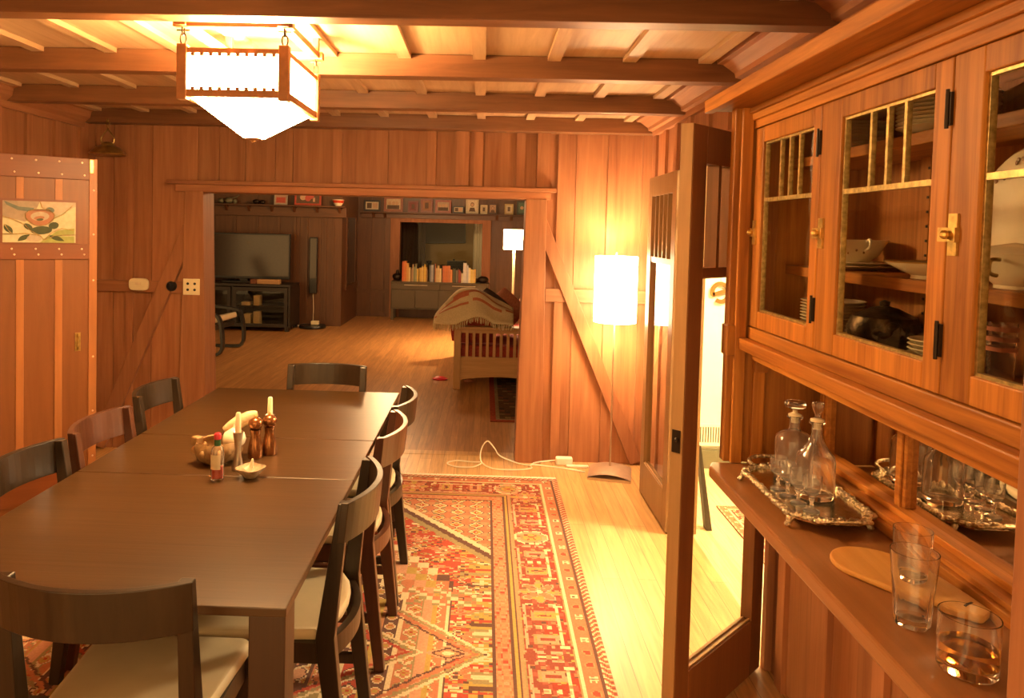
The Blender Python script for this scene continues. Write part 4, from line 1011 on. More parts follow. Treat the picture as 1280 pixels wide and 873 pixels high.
        put(rng(.345,.43),ORG); q=((np.floor(t/.016)*5+np.floor(d/.012)*3)%7); put(rng(.358,.418)&(q<2),RUST); put(rng(.358,.418)&(q==3),SAL); put(rng(.358,.418)&(q==5)&((t%.24)<.12),RED)
        for lo in (.348,.423): put(rng(lo,lo+.006),NAVY)
        put(rng(.325,.345),GLD); put(rng(.325,.330),NAVY); put(rng(.318,.325),ORG)
        # main border s in 0..1
        s=(d-.118)/.20; main=rng(.118,.318); P=1.16; tt=np.abs(((t+.08)%P)-P/2)   # 0 at rosette .. .58 at cartouche
        put(main,MAR); put(main&(((s<.5)&(tt>.12)&(tt<.40))),RED*.8); put(main&(((t*40).astype(int)+(d*60).astype(int))%5==0),MAR*1.5); put(main&((d<.126)|(d>.310)),OLV)
        def at(sc,tc): return (s-sc)*.20,(tt-tc)
        e,f=at(.5,0); 
        for ang,c in ((0,GLD),(PI/2,GLD),(PI/4,RUST),(3*PI/4,RUST)):
            u=e*math.cos(ang)+f*math.sin(ang); w=-e*math.sin(ang)+f*math.cos(ang)
            q=((np.abs(u)-.045)/.042)**2+(w/.020)**2; put(main&(q<1.5),PNK if c is RUST else ORG); put(main&(q<.9),c)
        put(main&(np.abs(e)+np.abs(f)<.018),CRM)
        e,f=at(.5,.58); o8=np.maximum(np.maximum(np.abs(e)/.072,np.abs(f)/.066),(np.abs(e)/.072+np.abs(f)/.066)*.72)
        put(main&(o8<1.25),CRM); put(main&(o8<1.06),SAL); put(main&(o8<.8),OLV); put(main&(o8<.62),GLD); put(main&(np.abs(np.abs(e)*1.2-np.abs(f)-.0)<.008)&(o8<.6),RED)
        for tc in (.20,.38):
            e,f=at(.46,tc); rct=(np.abs(e)<.055)&(np.abs(f)<.038); put(main&rct,ORG); rct=(np.abs(e)<.045)&(np.abs(f)<.026); put(main&rct,GLD if tc<.3 else SAL); put(main&(np.abs(e)<.030)&(np.abs(f)<.010),MAR)
        e,f=at(.18,.28); put(main&(np.abs(e)<.006)&(np.abs(f)<.16),CRM); put(main&(np.abs(f)>.145)&(np.abs(f)<.158)&(np.abs(e)<.02),CRM)
        e,f=at(.86,.28); put(main&(np.abs(e)<.006)&(np.abs(f)<.17),PNK)
        e,f=at(.5,.29); put(main&(np.abs(np.abs(e)-.02)<.012)&(np.abs(f)<.012),CRM); put(main&(np.abs(np.abs(e)-.055)<.008)&(np.abs(f)<.009),SAL)
        e,f=at(.5,.47); put(main&(np.abs(np.abs(e)-.03)<.022)&(np.abs(f)<.007),PNK)
        e,f=at(.5,.11); put(main&(np.abs(np.abs(e)-.05)<.016)&(np.abs(f)<.008),CRM)
        sp_=((np.floor(t/.0125)*13+np.floor(d/.0125)*29)%37); put(main&(sp_==0),NAVY); put(main&(sp_==7),GLD); put(main&(sp_==12),OLV); put(main&(sp_==19),SAL); put(main&(sp_==24),RUST); put(main&(sp_==30),MAR)
        put(rng(.100,.118),CRM); put(rng(.098,.104),RUST); put(rng(.113,.119),NAVY)
        put(rng(.040,.098),RUST); g=t%.17; e2=d-.069; f2=np.abs(g-.085); 
        put(rng(.040,.098)&(np.hypot(e2,g-.042)<.020),OLV); put(rng(.040,.098)&(np.hypot(e2,g-.042)<.013),RED)
        fl=(np.hypot(np.abs(e2)-.009,np.abs(g-.127)-.009)<.0085); put(rng(.040,.098)&fl,CRM); put(rng(.040,.098)&(np.hypot(e2,g-.127)<.006),NAVY)
        put(rng(.034,.040),NAVY)
        put(rng(0,.034),RUST); put(rng(.006,.032)&(((t+d*.9)%.032)<.012),CRM); put(rng(.006,.032)&(((t+d*.9+.016)%.032)<.008),MAR)
        put(rng(0,.006),OLV)
        col*= (0.92+.16*rs.rand(len(X)))[:,None]
        return np.clip(col,0,1)
    return paint
rx0,rx1,ry0,ry1=-2.30,.495,.72,4.735
t=thing('patterned_rug','large red and rust patterned wool rug under the dining table','rug',(0,0,0))
rug_mesh('rug_pile',rx0,rx1,ry0,ry1,.0065,heriz(rx0,rx1,ry0,ry1),.009,t)
b=MB()
b.box(rx0+.004,rx1-.004,ry1,ry1+.012,.0005,.0095)
for k in range(420):
    x=lerp(rx0+.005,rx1-.005,k/419); dx=R.uniform(-.006,.006); b.tube([(x,ry1+.008,.007),(x+dx*.5,ry1+.02,.008),(x+dx,ry1+.036,.003)],[.005,.005,.003],5)
f=b.build('fringe',M['whitep'],t); f['kind']='stuff'
t=thing('runner_rug','patterned rug lying on the pale hall floor beyond the glass door','rug',(0,0,0))
hp=heriz(2.8,5.6,1.0,8.72,5); rug_mesh('rug_pile',1.40,2.35,1.9,4.36,.006,lambda X,Yv: hp(X*2,Yv*2),.008,t)
def dark(X,Yv):
    rs=np.random.RandomState(2); d=np.minimum(np.minimum(X-.08,1.9-X),np.minimum(Yv-6.14,9.0-Yv)); c=np.tile(C(.10,.06,.03),(len(X),1))
    q=((np.floor(X/.05)*7+np.floor(Yv/.04)*11)%13); c[q==2]=C(.22,.15,.07); c[q==5]=C(.05,.04,.03); c[q==9]=C(.2,.07,.04)
    c[d<.05]=C(.30,.06,.03); c[(d>.05)&(d<.075)]=C(.25,.18,.09)
    return c*(.85+.3*rs.rand(len(X)))[:,None]
t=thing('dark_rug','dark patterned rug with red edge under the slatted sofa','rug',(0,0,0))
rug_mesh('rug_pile',.08,1.9,6.14,9.0,.016,dark,.008,t)

# ---------------------------------------------------------------- hall things
t=thing('wall_vent','white slatted heating vent low on the bright hall wall','vent',(1.56,5.099,.155))
q=MB().box(-.10,.10,-.012,0,0,.02).box(-.10,.10,-.012,0,.13,.15).box(-.10,-.085,-.012,0,.02,.13).box(.085,.10,-.012,0,.02,.13); q.build('vent_frame',M['white'],t)
q=MB()
for k in range(10): q.box(-.081+.0175*k,-.073+.0175*k,-.010,-.003,.0205,.1295)
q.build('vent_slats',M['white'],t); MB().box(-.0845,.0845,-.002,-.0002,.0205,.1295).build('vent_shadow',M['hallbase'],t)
def ribbon(pts,w,th):
    b=MB(); n_=len(pts)
    for i in range(n_-1):
        p,q=pts[i],pts[i+1]; b.bar((p[0],0,p[1]),(q[0],0,q[1]),th,w,up=(p[1]-q[1],0,q[0]-p[0]) if False else (0,0,1) if abs(q[0]-p[0])>1e-6 else (1,0,0))
    return b
t=thing('hanging_letter','gold curved letter shape hanging on the bright white hall wall','letter',(1.607,5.08,1.21))
P=[(-.048,-.038)]
P=[( .055*math.cos(math.radians(a)),.062*math.sin(math.radians(a))) for a in range(-140,181,16)]+[(-.055,0),(-.02,.0),(.03,0.0),(.052,0)]
vs=[];fs=[]; pts=[Vector((x,0,zz)) for x,zz in P]
for i,p in enumerate(pts):
    d=(pts[min(i+1,len(pts)-1)]-pts[max(i-1,0)]).normalized(); nn_=Vector((-d.z,0,d.x))*.0135
    for q_ in (p-nn_,p+nn_):
        vs+= [(q_.x,-.006,q_.z),(q_.x,.006,q_.z)]
for i in range(len(pts)-1):
    a=i*4; fs+=[(a,a+2,a+6,a+4),(a+1,a+5,a+7,a+3),(a,a+4,a+5,a+1),(a+2,a+3,a+7,a+6)]
MB().add(vs,fs).build('letter_body',colm('letter',(.20,.095,.012),.8),t).rotation_euler=(0,math.radians(-18),0)
MB().tube([(0,.004,.07),(-.004,.006,.12),(.0,.012,.16)],.0015,5).tube([(0,.0,.16),(0,.018,.16)],.004,8).build('hanging_string',M['brass'],t)
o=tag(MB().hexa([(0,0,0),(.03,0,0),(.03,.06,0),(0,.06,0)],[(-.06,0,.46),(-.045,0,.46),(-.045,.06,.46),(-.06,.06,.46)]).build('leaning_panel',colm('dkpanel',(.05,.045,.03)),loc=(1.235,3.995,.001)),'grey green panel leaning behind the far door jamb in the hall','panel')

# ---------------------------------------------------------------- living room: TV, stand, speaker
t=thing('television','large flat black television standing on the dark media stand','television',(-3.72,11.42,.705))
MB().box(-.72,.72,-.035,.035,.045,.75).build('tv_body',M['black'],t,bevel=.006)
MB().box(-.70,.70,-.0375,-.0352,.085,.725).build('tv_screen',M['screen'],t)
MB().box(-.3,.3,-.14,.14,0,.015).box(-.06,.06,-.02,.05,.015,.06).build('tv_foot',M['black'],t)
t=thing('media_stand','dark media stand with two smoky glass doors under the television','cabinet',(-3.75,11.2,0))
MB().box(-.87,.87,-.22,.35,.665,.703).box(-.87,.87,-.22,.35,.06,.09).box(-.87,-.84,-.22,.35,.09,.665).box(.84,.87,-.22,.35,.09,.665).box(-.84,.84,.33,.35,.09,.665).box(-.015,.015,-.21,.33,.09,.665).box(.015,.84,-.2,.33,.362,.381).build('stand_body',M['standw'],t,bevel=.003)
for s in (-1,1):
    x0,x1=(.02,.835) if s>0 else (-.835,-.02)
    o=MB().box(x0,x1,-.245,-.222,.075,.115).box(x0,x1,-.245,-.222,.60,.655).box(x0,x0+.05,-.245,-.222,.115,.60).box(x1-.05,x1,-.245,-.222,.115,.60).build('door',M['standw'],t)
    MB().box(x0+.05,x1-.05,-.238,-.232,.115,.60).build('glass_pane',M['greyglass'],o)
for sx in (-1,1):
    for y in (-.19,.30): MB().box(sx*.82-.03,sx*.82+.03,y-.03,y+.03,0,.06).build('foot',M['standw'],t)
# pale boxes standing in for window reflections in the stand's right glass door
for x,z,w_,h_,lab in ((-3.53,.091,.10,.16,'pale upright box standing in for a window reflection low in the media stand, left of the pair'),(-3.39,.091,.085,.20,'pale upright box standing in for a window reflection low in the media stand, right of the pair'),(-3.39,.382,.085,.15,'pale upright box standing in for a window reflection, upper shelf of the media stand'),(-3.55,.382,.13,.05,'flat pale box standing in for a window reflection, upper shelf of the media stand')):
    tag(MB().box(-w_/2,w_/2,-.08,.08,0,h_).build('reflection_box',M['white'],loc=(x,11.065,z),bevel=.004),lab,'box')
t=thing('wooden_tray_box','small wooden box lying on the front edge of the media stand','box',(-3.30,11.05,.704))
MB().box(-.09,.25,-.05,.05,0,.07).build('box_body',M['sofax'],t,bevel=.006); MB().box(-.19,-.095,-.05,.05,0,.07).build('box_lid',M['pdoorx'],t,bevel=.006)
t=thing('slim_speaker','tall slim black speaker fixed to the dark wall right of the television','speaker',(-2.705,TY-.017,.52))
MB().box(-.062,.062,-.06,-.0005,0,.89).build('speaker_body',M['black'],t,bevel=.008)
MB().box(-.05,.05,-.065,-.0605,.24,.87).build('speaker_grille',M['screen'],t)
MB().box(-.05,.05,-.066,-.0605,.02,.2).build('speaker_panel',M['black'],t)
MB().tube(cur([(0,-.03,.0),(.005,-.012,-.25),(0,-.02,-.5)]),.006,6).build('speaker_wire',M['label'],t)
t=thing('robot_vacuum','flat black disc on the floor below the slim speaker','vacuum',(-2.66,11.5,.001))
MB().lathe([(0,0),(.20,0),(.21,.02),(.2,.045),(.0,.05)],36).build('disc_body',M['black'],t,smooth=True)
o=tag(MB().box(-.06,.06,-.04,.04,0,.06).build('power_adapter',M['plastic'],bevel=.01,loc=(-2.62,11.5,.0515)),'cream adapter block lying on the black disc','adapter')
o=tag(MB().ball((0,0,.016),.016,10).build('purple_light',M['bulb'],smooth=True,loc=(-2.58,11.66,.001)),'small glowing purple light on the floor below the slim speaker','light')
P=[(-3.2,11.6,.006),(-3.1,11.62,.03),(-3.0,11.66,.006),(-2.9,11.70,.006),(-2.78,11.69,.006)]
o=tag(MB().tube([p-Vector((-3.1,11.6,0)) for p in cur([Vector(p) for p in P])],.008,6).build('floor_cable',M['whitep'],smooth=True,loc=(-3.1,11.6,0)),'white cable on the floor between media stand and speaker','cable')

# bentwood armchair
t=thing('bentwood_armchair','black bentwood armchair with cream cushion partly behind the left pillar','armchair',(-3.54,9.17,0),0)
def arm(x):
    P=cur([(x,-.40,.02),(x,.30,.02),(x,.42,.06),(x,.44,.20),(x,.40,.44),(x,.30,.50),(x,-.05,.53),(x,-.30,.55)])
    b=MB(); 
    vs=[];fs=[]
    for i,p in enumerate(P):
        d=(P[min(i+1,len(P)-1)]-P[max(i-1,0)]).normalized(); nn_=Vector((0,-d.z,d.y))
        for sx_,sn in ((-1,-1),(1,-1),(1,1),(-1,1)): vs.append(p+Vector((sx_*.036,0,0))+nn_*.015*sn)
    for i in range(len(P)-1):
        for j in range(4): fs.append((i*4+j,i*4+(j+1)%4,i*4+4+(j+1)%4,i*4+4+j))
    fs+=[(3,2,1,0),tuple(len(vs)-4+j for j in range(4))]
    return b.add(vs,fs)
# arms run along local y; chair faces local -x side swapped: rotate so that arm fronts face right
a1=arm(-.34).build('arm_frame',M['black'],t); a2=arm(.34).build('arm_frame',M['black'],t)
MB().box(-.30,.30,.30,.33,.30,.36).build('cross_rail',M['black'],t); MB().box(-.30,.30,-.36,-.33,.20,.26).build('cross_rail',M['black'],t)
q=MB(); P=cur([Vector(p) for p in ((0,.38,.44),(0,.1,.38),(0,-.25,.34),(0,-.42,.42),(0,-.56,.75),(0,-.68,1.0))]); vs=[];fs=[]
for i,p in enumerate(P):
    d=(P[min(i+1,len(P)-1)]-P[max(i-1,0)]).normalized(); nn_=Vector((0,-d.z,d.y))
    for sx_,sn in ((-1,-1),(1,-1),(1,1),(-1,1)): vs.append(p+Vector((sx_*.26,0,0))+nn_*(.035*sn))
for i in range(len(P)-1):
    for j in range(4): fs.append((i*4+j,i*4+(j+1)%4,i*4+4+(j+1)%4,i*4+4+j))
fs+=[(3,2,1,0),tuple(len(vs)-4+j for j in range(4))]
q.add(vs,fs).build('seat_cushion',M['seat'],t,bevel=.02)
t.rotation_euler=(0,0,math.radians(-93))

# sofa
t=thing('slatted_sofa','oak slatted sofa with cushions and a throw, right of the living room floor','sofa',(-.28,7.35,0))
H=.60
def sx(x): return x+.28
for x in (-.25,.62):
    for y in (.045,1.95): MB().box(sx(x)-.035,sx(x)+.035,y-.035,y+.035,.0085 if x>0 else 0,H).build('leg',M['sofaw'],t,bevel=.004)
for y in (.045,1.95):
    MB().box(sx(-.31),sx(.68),y-.065,y+.065,H,H+.032).build('arm_top',M['sofax'],t,bevel=.006)
    q=MB().box(sx(-.215),sx(.585),y-.018,y+.018,.565,H-.001)
    pts=[(sx(-.215),.325),(sx(-.215),.085)]+[(sx(lerp(-.19,.56,i/10)),.10+.03*math.sin(PI*i/10)) for i in range(11)]+[(sx(.585),.085),(sx(.585),.325)]
    q.prism(pts,y-.018,y+.018,'y'); q.build('side_rail',M['sofax'],t)
    for k in range(11):
        x=lerp(-.155,.525,k/10); MB().box(sx(x)-.014,sx(x)+.014,y-.012,y+.012,.325,.565).build('slat',M['sofaw'],t)
MB().box(sx(.60),sx(.64),.08,1.915,.66,.76).box(sx(.60),sx(.64),.08,1.915,.12,.25).box(sx(-.27),sx(-.235),.08,1.915,.12,.28).build('long_rail',M['sofax'],t,bevel=.004)
MB().box(sx(-.235),sx(.6),.08,1.915,.22,.25).build('seat_deck',M['sofax'],t)
for k in range(2): MB().box(sx(-.26),sx(.55),.07+.93*k,.98+.93*k,.252,.44).build('seat_cushion',M['cushred'],t,bevel=.04)
for k in range(2): MB().box(sx(.44),sx(.595),.5+.7*k,1.15+.7*k,.445,.80).build('back_cushion',M['cushrose'],t,bevel=.05)
def pillow(name,label,m,loc,rot,w,h,th,grp=None):
    b=MB()
    def f(sg):
        def g(u,v):
            x=(u-.5)*2;y=(v-.5)*2; k=(1-x**4)*(1-y**4); return (x*w/2*(1-.08*(y*y)),sg*th/2*max(k,0)**.6,y*h/2*(1-.08*x*x))
        return g
    b.grid(f(1),12,12); b.grid(f(-1),12,12)
    o=tag(b.build(name,m,smooth=True,loc=loc),label,'pillow'); o.rotation_euler=rot; return o
pillow('throw_pillow','red pillow standing behind the slatted sofa arm under the throw',M['cushred'],(-.10,7.56,.66),(math.radians(-12),0,0),.46,.44,.14)
pillow('throw_pillow','dark patterned pillow leaning at the right of the draped throw',M['cushdark'],(.06,7.98,.70),(math.radians(-20),math.radians(38),math.radians(8)),.40,.46,.13)
pillow('throw_pillow','rose pillow leaning behind the draped throw on the sofa',M['cushrose'],(.22,8.20,.70),(math.radians(-14),math.radians(44),math.radians(6)),.38,.44,.12)
t=thing('draped_throw','cream fringed wool throw with red stripe draped over the sofa pillows','blanket',(-.12,7.55,0))
def th(u,v):
    x=lerp(-.36,.42,u); # left to right
    # cross profile: v=0 front hem over the arm -> v=1 behind
    crest=.985-.75*max(0,(x-.04))**1.35-2.6*max(0,-.10-x)**1.7 + .010*math.sin(13*x+1)
    crest=max(crest,.66)
    if v<.5: k=v/.5; y=lerp(-.25,-.02,k**.8); z=lerp(max(.665,crest-.27+.03*math.sin(9*x)),crest,math.sin(k*PI/2)**.9)
    else: k=(v-.5)/.5; y=lerp(-.02,.22,k); z=crest-.20*k*k
    z+=.012*math.sin(14*x+5*v)*math.sin(PI*v)+.010*math.sin(23*v+6*x)
    return (x,y,z)
vs=MB().grid(th,40,26)
mi=[]
for j in range(26):
    for i in range(40): mi.append(1 if 6<=j-(i*.06)<7.5 or 3<=j-(i*.06)<3.9 else 0)
vs.m=mi
o=vs.build('throw_cloth',[M['throw'],M['throwred']],t,smooth=True,solid=.012)
b=MB()
for k in range(46):
    u=k/45; p=Vector(th(u,0)); l=.055+R.uniform(-.012,.012); x=R.uniform(-.012,.012)
    b.tube([p,p+Vector((x*.5,-.010,-l*.5)),p+Vector((x,-.008,-l))],[.005,.006,.0035],5)
for k in range(30):
    p=Vector(th(0,.05+.9*k/29)); b.tube([p,p+Vector((-.012,0,-.025)),p+Vector((-.016,R.uniform(-.01,.01),-.05))],[.005,.006,.0035],5)
f=b.build('fringe',M['throw'],t); f['kind']='stuff'
o=tag(MB().lathe([(0,0),(.05,0),(.06,.012),(.03,.035),(0,.04)],16).xf(Matrix.Diagonal((1.4,.8,1,1))).build('red_toy',M['redcap'],smooth=True,loc=(-.44,7.80,.001)),'small red toy on the floor left of the sofa','toy')
o=tag(MB().lathe([(0,0),(.03,0),(.03,.01),(.01,.03),(0,.03)],16).xf(Matrix.Diagonal((1.8,.8,1,1))).build('pink_toy',M['cushrose'],smooth=True,loc=(-.13,7.75,.001)),'small pinkish toy on the floor under the sofa arm','toy')

# ---------------------------------------------------------------- console with books
t=thing('console_cabinet','low grey brown console with drawers and doors below the interior window','cabinet',(-.76,12.95,0))
w2=.845
MB().box(-w2,w2,-.2,.18,.64,.668).box(-w2,w2,-.18,.18,.19,.215).box(-w2,-w2+.02,-.18,.18,.215,.64).box(w2-.02,w2,-.18,.18,.215,.64).box(-w2+.02,w2-.02,.16,.18,.215,.64).build('console_body',M['console'],t,bevel=.003)
for s in (-1,1):
    x0,x1=(-w2+.022,-.003) if s<0 else (.003,w2-.022)
    o=MB().box(x0,x1,-.2,-.181,.535,.636).build('drawer',M['console'],t,bevel=.002)
    MB().box((x0+x1)/2-.2,(x0+x1)/2+.2,-.215,-.2005,.607,.616).build('drawer_pull',M['paper'],o)
for k in range(4):
    x0=-w2+.022+k*.4017; MB().box(x0+.002,x0+.399,-.2,-.181,.218,.53).build('door',M['console'],t,bevel=.002)
for x in (-w2+.03,w2-.03):
    for y in (-.16,.15): MB().box(x-.022,x+.022,y-.022,y+.022,0,.19).build('leg',M['console'],t)
bk=[(132,152,165,'orange red',(.60,.12,.03)),(152,184,158,'tall orange',(.62,.2,.05)),(184,212,185,'amber',(.62,.33,.08)),(212,234,235,'cream',(.66,.5,.22)),(240,256,250,'brown',(.3,.17,.08)),(256,272,195,'tan',(.42,.28,.13)),(272,292,225,'dull green',(.2,.22,.1)),(292,308,190,'grey green',(.3,.3,.17)),(308,333,248,'yellow',(.6,.4,.08)),(340,352,235,'mustard',(.5,.33,.06)),(352,370,235,'golden',(.58,.36,.07)),(370,386,215,'pale yellow',(.66,.5,.16)),(386,400,225,'ochre',(.5,.3,.06)),(400,416,192,'bright yellow',(.68,.48,.08)),(416,432,225,'gold brown',(.48,.28,.06)),(432,446,260,'dark brown',(.14,.07,.03)),(456,468,190,'black',(.03,.025,.02)),(468,484,205,'blue grey',(.18,.2,.24)),(484,512,198,'pale blue',(.34,.34,.36)),(512,528,185,'near black',(.04,.03,.025)),(528,540,185,'rust',(.4,.14,.05)),(540,560,235,'beige',(.55,.4,.2)),(560,584,205,'light tan',(.62,.46,.22)),(584,610,238,'pale cream',(.7,.56,.3)),(620,640,207,'brick',(.45,.13,.05)),(640,664,203,'deep orange',(.55,.17,.05)),(664,690,206,'rust orange',(.52,.16,.05)),(690,716,203,'terracotta',(.5,.18,.07)),(716,740,250,'light orange',(.66,.26,.08)),(744,756,235,'dark olive',(.1,.09,.04)),(756,772,240,'dark green',(.06,.08,.04)),(772,786,235,'charcoal',(.05,.045,.035)),(786,800,255,'grey',(.2,.17,.12)),(800,814,235,'dark grey',(.09,.07,.05)),(814,834,248,'maroon',(.3,.05,.03)),(834,846,262,'dark red',(.25,.06,.04)),(848,868,290,'white',(.75,.68,.5)),(870,912,165,'tall white blue',(.6,.6,.6)),(914,934,190,'blue white',(.5,.52,.6)),(934,960,222,'ivory',(.78,.7,.48)),(960,982,240,'lemon',(.7,.55,.15)),(982,1000,245,'pale lemon',(.7,.56,.22)),(1000,1022,238,'yellow gold',(.66,.46,.12))]
for i,(z0_,z1_,top,cn,c) in enumerate(bk):
    k=.00143; w_=(z1_-z0_)*k-.001; h_=(405-top)*k; x=-1.423+(z0_-130)*k
    dp=.15+.02*((i*7)%3)
    q=MB().box(0,.003,0,dp,0,h_).box(w_-.003,w_,0,dp,0,h_).box(.003,w_-.003,0,.004,0,h_).box(.003,w_-.003,.004,dp-.004,.003,h_-.004,1)
    nb=bk[i-1][3] if i else None
    o=q.build('book',[colm('book%d'%i,c,.55),M['paper']],loc=(x,12.80,.669))
    tag(o,('%s book standing upright on the console, at the left end of the row'%cn) if i==0 else '%s book on the console, just right of the %s one'%(cn,nb),'book','books in a row on the console')
o=tag(MB().ball((0,0,.07),.08,16,sz=.85,sx=1.1).tube([(0,0,.13),(0,0,.19)],[.035,.02],10).build('dark_vase',M['iron'],smooth=True,loc=(-1.515,12.92,.671)),'dark rounded vase at the left end of the books','vase')
o=tag(MB().ball((0,0,.06),.075,16,sz=.8,sx=1.3).build('dark_bowl',M['iron'],smooth=True,loc=(-.02,12.88,.669)),'dark rounded lump at the right end of the books','bowl')

# ---------------------------------------------------------------- room seen through the interior window
struct('window_2',MB().box(-1.505,-.06,BY+.05,BY+.056,.725,1.69),M['panedim'])
t=thing('wall_television','black television hung on the beige wall seen through the interior window','television',(-.82,15.395,1.29))
MB().box(-.42,.42,-.06,-.001,0,.44).build('tv_body',M['black'],t,bevel=.008); MB().box(-.39,.39,-.0625,-.0605,.03,.41).build('tv_screen',M['standw'],t)
t.rotation_euler=(0,math.radians(-2),0)
t=thing('dark_desk','dark desk with stereo boxes below the far wall television','desk',(-.75,15.0,0))
MB().box(-.5,.7,-.3,.3,.70,.74).build('desk_top',M['standw'],t)
for x in (-.46,.66):
    for y in (-.26,.26): MB().box(x-.03,x+.03,y-.03,y+.03,0,.70).build('leg',M['standw'],t)
o=tag(MB().box(-.3,.3,-.15,.15,0,.12).box(-.13,.25,-.12,.12,.121,.21).box(-.02,.02,-.02,.02,.21,.25).build('stereo_boxes',M['black'],loc=(-.62,14.95,.741)),'black stereo boxes stacked on the dark desk in the far room','stereo')
o=tag(MB().lathe([(0,0),(.06,0),(.06,.02),(.012,.03),(.012,.12),(.05,.13),(.06,.2),(0,.21)],20).build('dark_lamp',M['black'],smooth=True,loc=(-1.12,14.95,.741)),'small dark desk lamp left of the stereo boxes in the far room','lamp')
q=MB()
for k in range(8): q.lathe([(0,0),(.05,0),(.05,2.2),(0,2.2)],10,c=(-.05+.06*k,0,0))
o=tag(q.build('dark_curtain',M['cushdark'],smooth=True,loc=(-1.56,14.2,.001)),'dark curtain hanging left in the room beyond the interior window','curtain')
q=MB()
for k in range(4): q.lathe([(0,0),(.04,0),(.035,2.2),(0,2.2)],10,c=(.05*k,0,0))
o=tag(q.build('white_curtain',M['white'],smooth=True,loc=(-.19,14.3,.001)),'white curtain hanging right in the room beyond the interior window','curtain')

# ---------------------------------------------------------------- photographs and trinkets on the plate rails
def frame(px0,px1,py0,py1,Yp,zs,kx,ky,x,fc,mc,pic,label,fw=.16):
    w=(px1-px0)*kx; h=(py1-py0)*ky
    t=thing('photo_frame',label,'picture frame',(x,Yp,zs+.001),0,'framed photographs on the plate rail')
    e=min(w,h)*fw
    MB().box(-w/2,w/2,-.009,.009,0,e).box(-w/2,w/2,-.009,.009,h-e,h).box(-w/2,-w/2+e,-.009,.009,e,h-e).box(w/2-e,w/2,-.009,.009,e,h-e).box(-w/2+e,w/2-e,.003,.008,e,h-e).build('frame_border',colm('fr%s'%(fc,),fc,.4),t,bevel=.002)
    q=MB(); iw,ih=w/2-e,h-2*e; z0=e
    q.box(-iw,iw,-.002,.0025,z0,z0+ih,0)
    mats=[colm('pm%s'%(mc,),mc),colm('pic1',(.12,.07,.04)),colm('pic2',(.55,.34,.2)),colm('pic3',(.5,.09,.06)),colm('pic4',(.1,.16,.1))]
    def disc(cx_,cz,r,sz,m): q.prism([(cx_+r*math.cos(2*PI*i/14),cz+r*sz*math.sin(2*PI*i/14)) for i in range(14)],-.0032,-.0021,'y',m)
    def rect(a,b,c,d,m): q.box(-iw+2*iw*a,-iw+2*iw*b,-.0030,-.0021,z0+ih*c,z0+ih*d,m)
    if pic=='two':
        rect(.1,.47,.15,.85,1); rect(.54,.92,.15,.85,2)
    elif pic=='portrait':
        disc(0,z0+ih*.62,iw*.42,1.25,1); q.prism([(iw*.30*math.cos(2*PI*i/14),z0+ih*.60+iw*.30*1.25*math.sin(2*PI*i/14)) for i in range(14)],-.0042,-.0033,'y',2); q.prism([(-iw*.75,z0+.002),(iw*.75,z0+.002),(iw*.5,z0+ih*.35),(-iw*.5,z0+ih*.35)],-.0031,-.0021,'y',1)
    elif pic=='group':
        for cx_ in (-.55,0,.5): disc(iw*cx_,z0+ih*.58,iw*.24,1.2,2); rect(.5+cx_/2-.17,.5+cx_/2+.17,.02,.4,1)
    elif pic=='small':
        rect(.28,.72,.22,.8,1); 
    elif pic=='flower':
        q.box(-iw,iw,-.0031,-.0021,z0,z0+ih,1); 
        for k in range(5): q.prism([(-.02+.07*math.cos(2*PI*k/5)+.05*math.cos(2*PI*i/10),z0+ih*.66+.04*math.sin(2*PI*k/5)+.05*math.sin(2*PI*i/10)) for i in range(10)],-.0045-.0003*k,-.0032,'y',2 if k%2 else 3)
        q.box(iw*.45,iw*.62,-.0042,-.0032,z0+ih*.15,z0+ih*.5,2)
    elif pic=='red': rect(.1,.9,.1,.75,3)
    elif pic=='green': q.box(-iw,iw,-.0031,-.0021,z0,z0+ih,4); disc(0,z0+ih*.5,iw*.5,1.,2)
    q.build('photograph',mats,t)
    t.rotation_euler=(math.radians(-7),0,0)
    return t
k1=.01238; yl=TY-.10
X1=lambda px: -3.346+(px-344)*k1
frame(345,362,243,256,yl,1.911,k1,.0127,X1(353.5),(.4,.36,.28),(.5,.3,.2),'red','silver framed photo with red picture on the left plate rail',.10)
frame(371,405,239,258,yl,1.911,k1,.0127,X1(388),(.42,.06,.03),(.1,.06,.04),'flower','large red framed picture of a pink flower on the left plate rail',.12)
t=thing('figurine','dim green and brown figurine at the left end of the plate rail','figurine',(X1(287),yl,1.911))
MB().ball((-.12,0,.045),.05,12,sz=.8).ball((0,0,.05),.06,12,sz=.8,sx=1.2).ball((.10,0,.035),.035,12).tube([(.02,0,.08),(.12,0,.10),(.17,0,.14)],[.012,.01,.006],8).build('figurine_body',M['hallbase'],t,smooth=True)
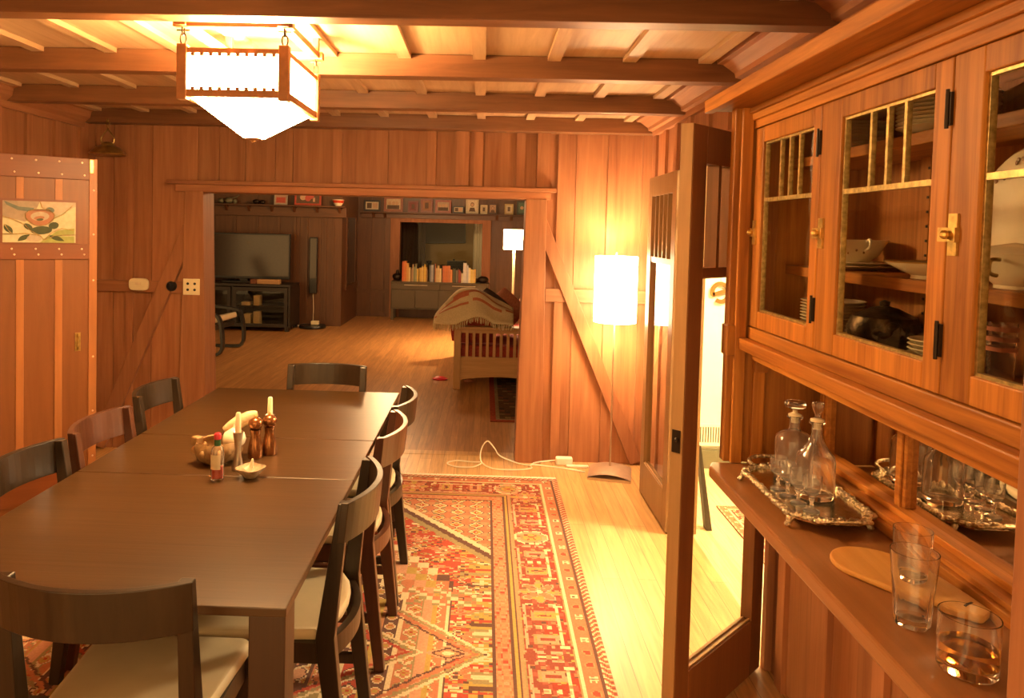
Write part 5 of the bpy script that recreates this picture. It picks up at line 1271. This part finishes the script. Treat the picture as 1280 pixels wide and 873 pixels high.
o=tag(MB().ball((-.05,0,.04),.045,12,sz=.8,sx=1.3).ball((.05,0,.035),.04,12,sx=1.2,sz=.8).build('small_car',M['iron'],smooth=True,loc=(X1(326),yl,1.911)),'small dark trinket on the plate rail between figurine and silver frame','trinket')
t=thing('ceramic_cup','red and white ceramic cup on the left plate rail','cup',(X1(427),yl,1.911))
MB().lathe([(0,0),(.05,0),(.08,.05),(.095,.10),(.09,.10),(.07,.05),(.04,.012),(0,.012)],28).build('cup_body',M['china'],t,smooth=True); MB().lathe([(.078,.046),(.081,.046),(.093,.088),(.0895,.088),(.078,.046)],28).build('cup_band',M['red'],t,smooth=True)
k2=.0143; yb=BY-.095; zb2=1.871
X2=lambda px: -1.676+(px-489)*.0142
fl=[(436,446,250,260,(.3,.12,.07),(.4,.25,.15),'small','small brown framed photo at the corner end of the plate rail'),(455,476,248,262,(.04,.03,.025),(.6,.5,.33),'two','black framed double photo with cream mat on the plate rail'),(480,504,244,263,(.30,.10,.05),(.6,.45,.28),'group','large brown framed photo of figures on the plate rail'),(510,523,249,263,(.20,.05,.035),(.22,.06,.05),'small','dark red framed small photo right of the large brown frame'),(526,541,247,264,(.24,.07,.04),(.35,.16,.08),'small','reddish brown upright photo frame, second right of the large brown frame'),(544,564,248,264,(.32,.08,.05),(.45,.33,.22),'group','wide photo of a group in a red frame on the plate rail'),(566,580,256,265,(.03,.025,.02),(.5,.42,.3),'two','tiny black framed photo below left of the portrait print'),(582,598,246,265,(.5,.42,.28),(.62,.52,.36),'portrait','tall portrait photograph with pale border on the plate rail'),(600,609,254,265,(.6,.5,.3),(.5,.4,.25),'small','small cream framed photo just right of the tall portrait'),(610,621,252,265,(.09,.05,.03),(.4,.25,.15),'portrait','dark framed portrait, second right of the tall portrait'),(630,641,254,267,(.5,.36,.15),(.62,.52,.34),'small','gold framed small photo above the living room lamp'),(645,658,249,266,(.06,.07,.05),(.3,.4,.28),'green','dark framed greenish picture at the right end of the plate rail')]
for (a,b_,c,d_,fc,mc,pc,lab) in fl: frame(a,b_,c,d_,yb,zb2,.0140,.0143,X2((a+b_)/2),fc,mc,pc,lab)
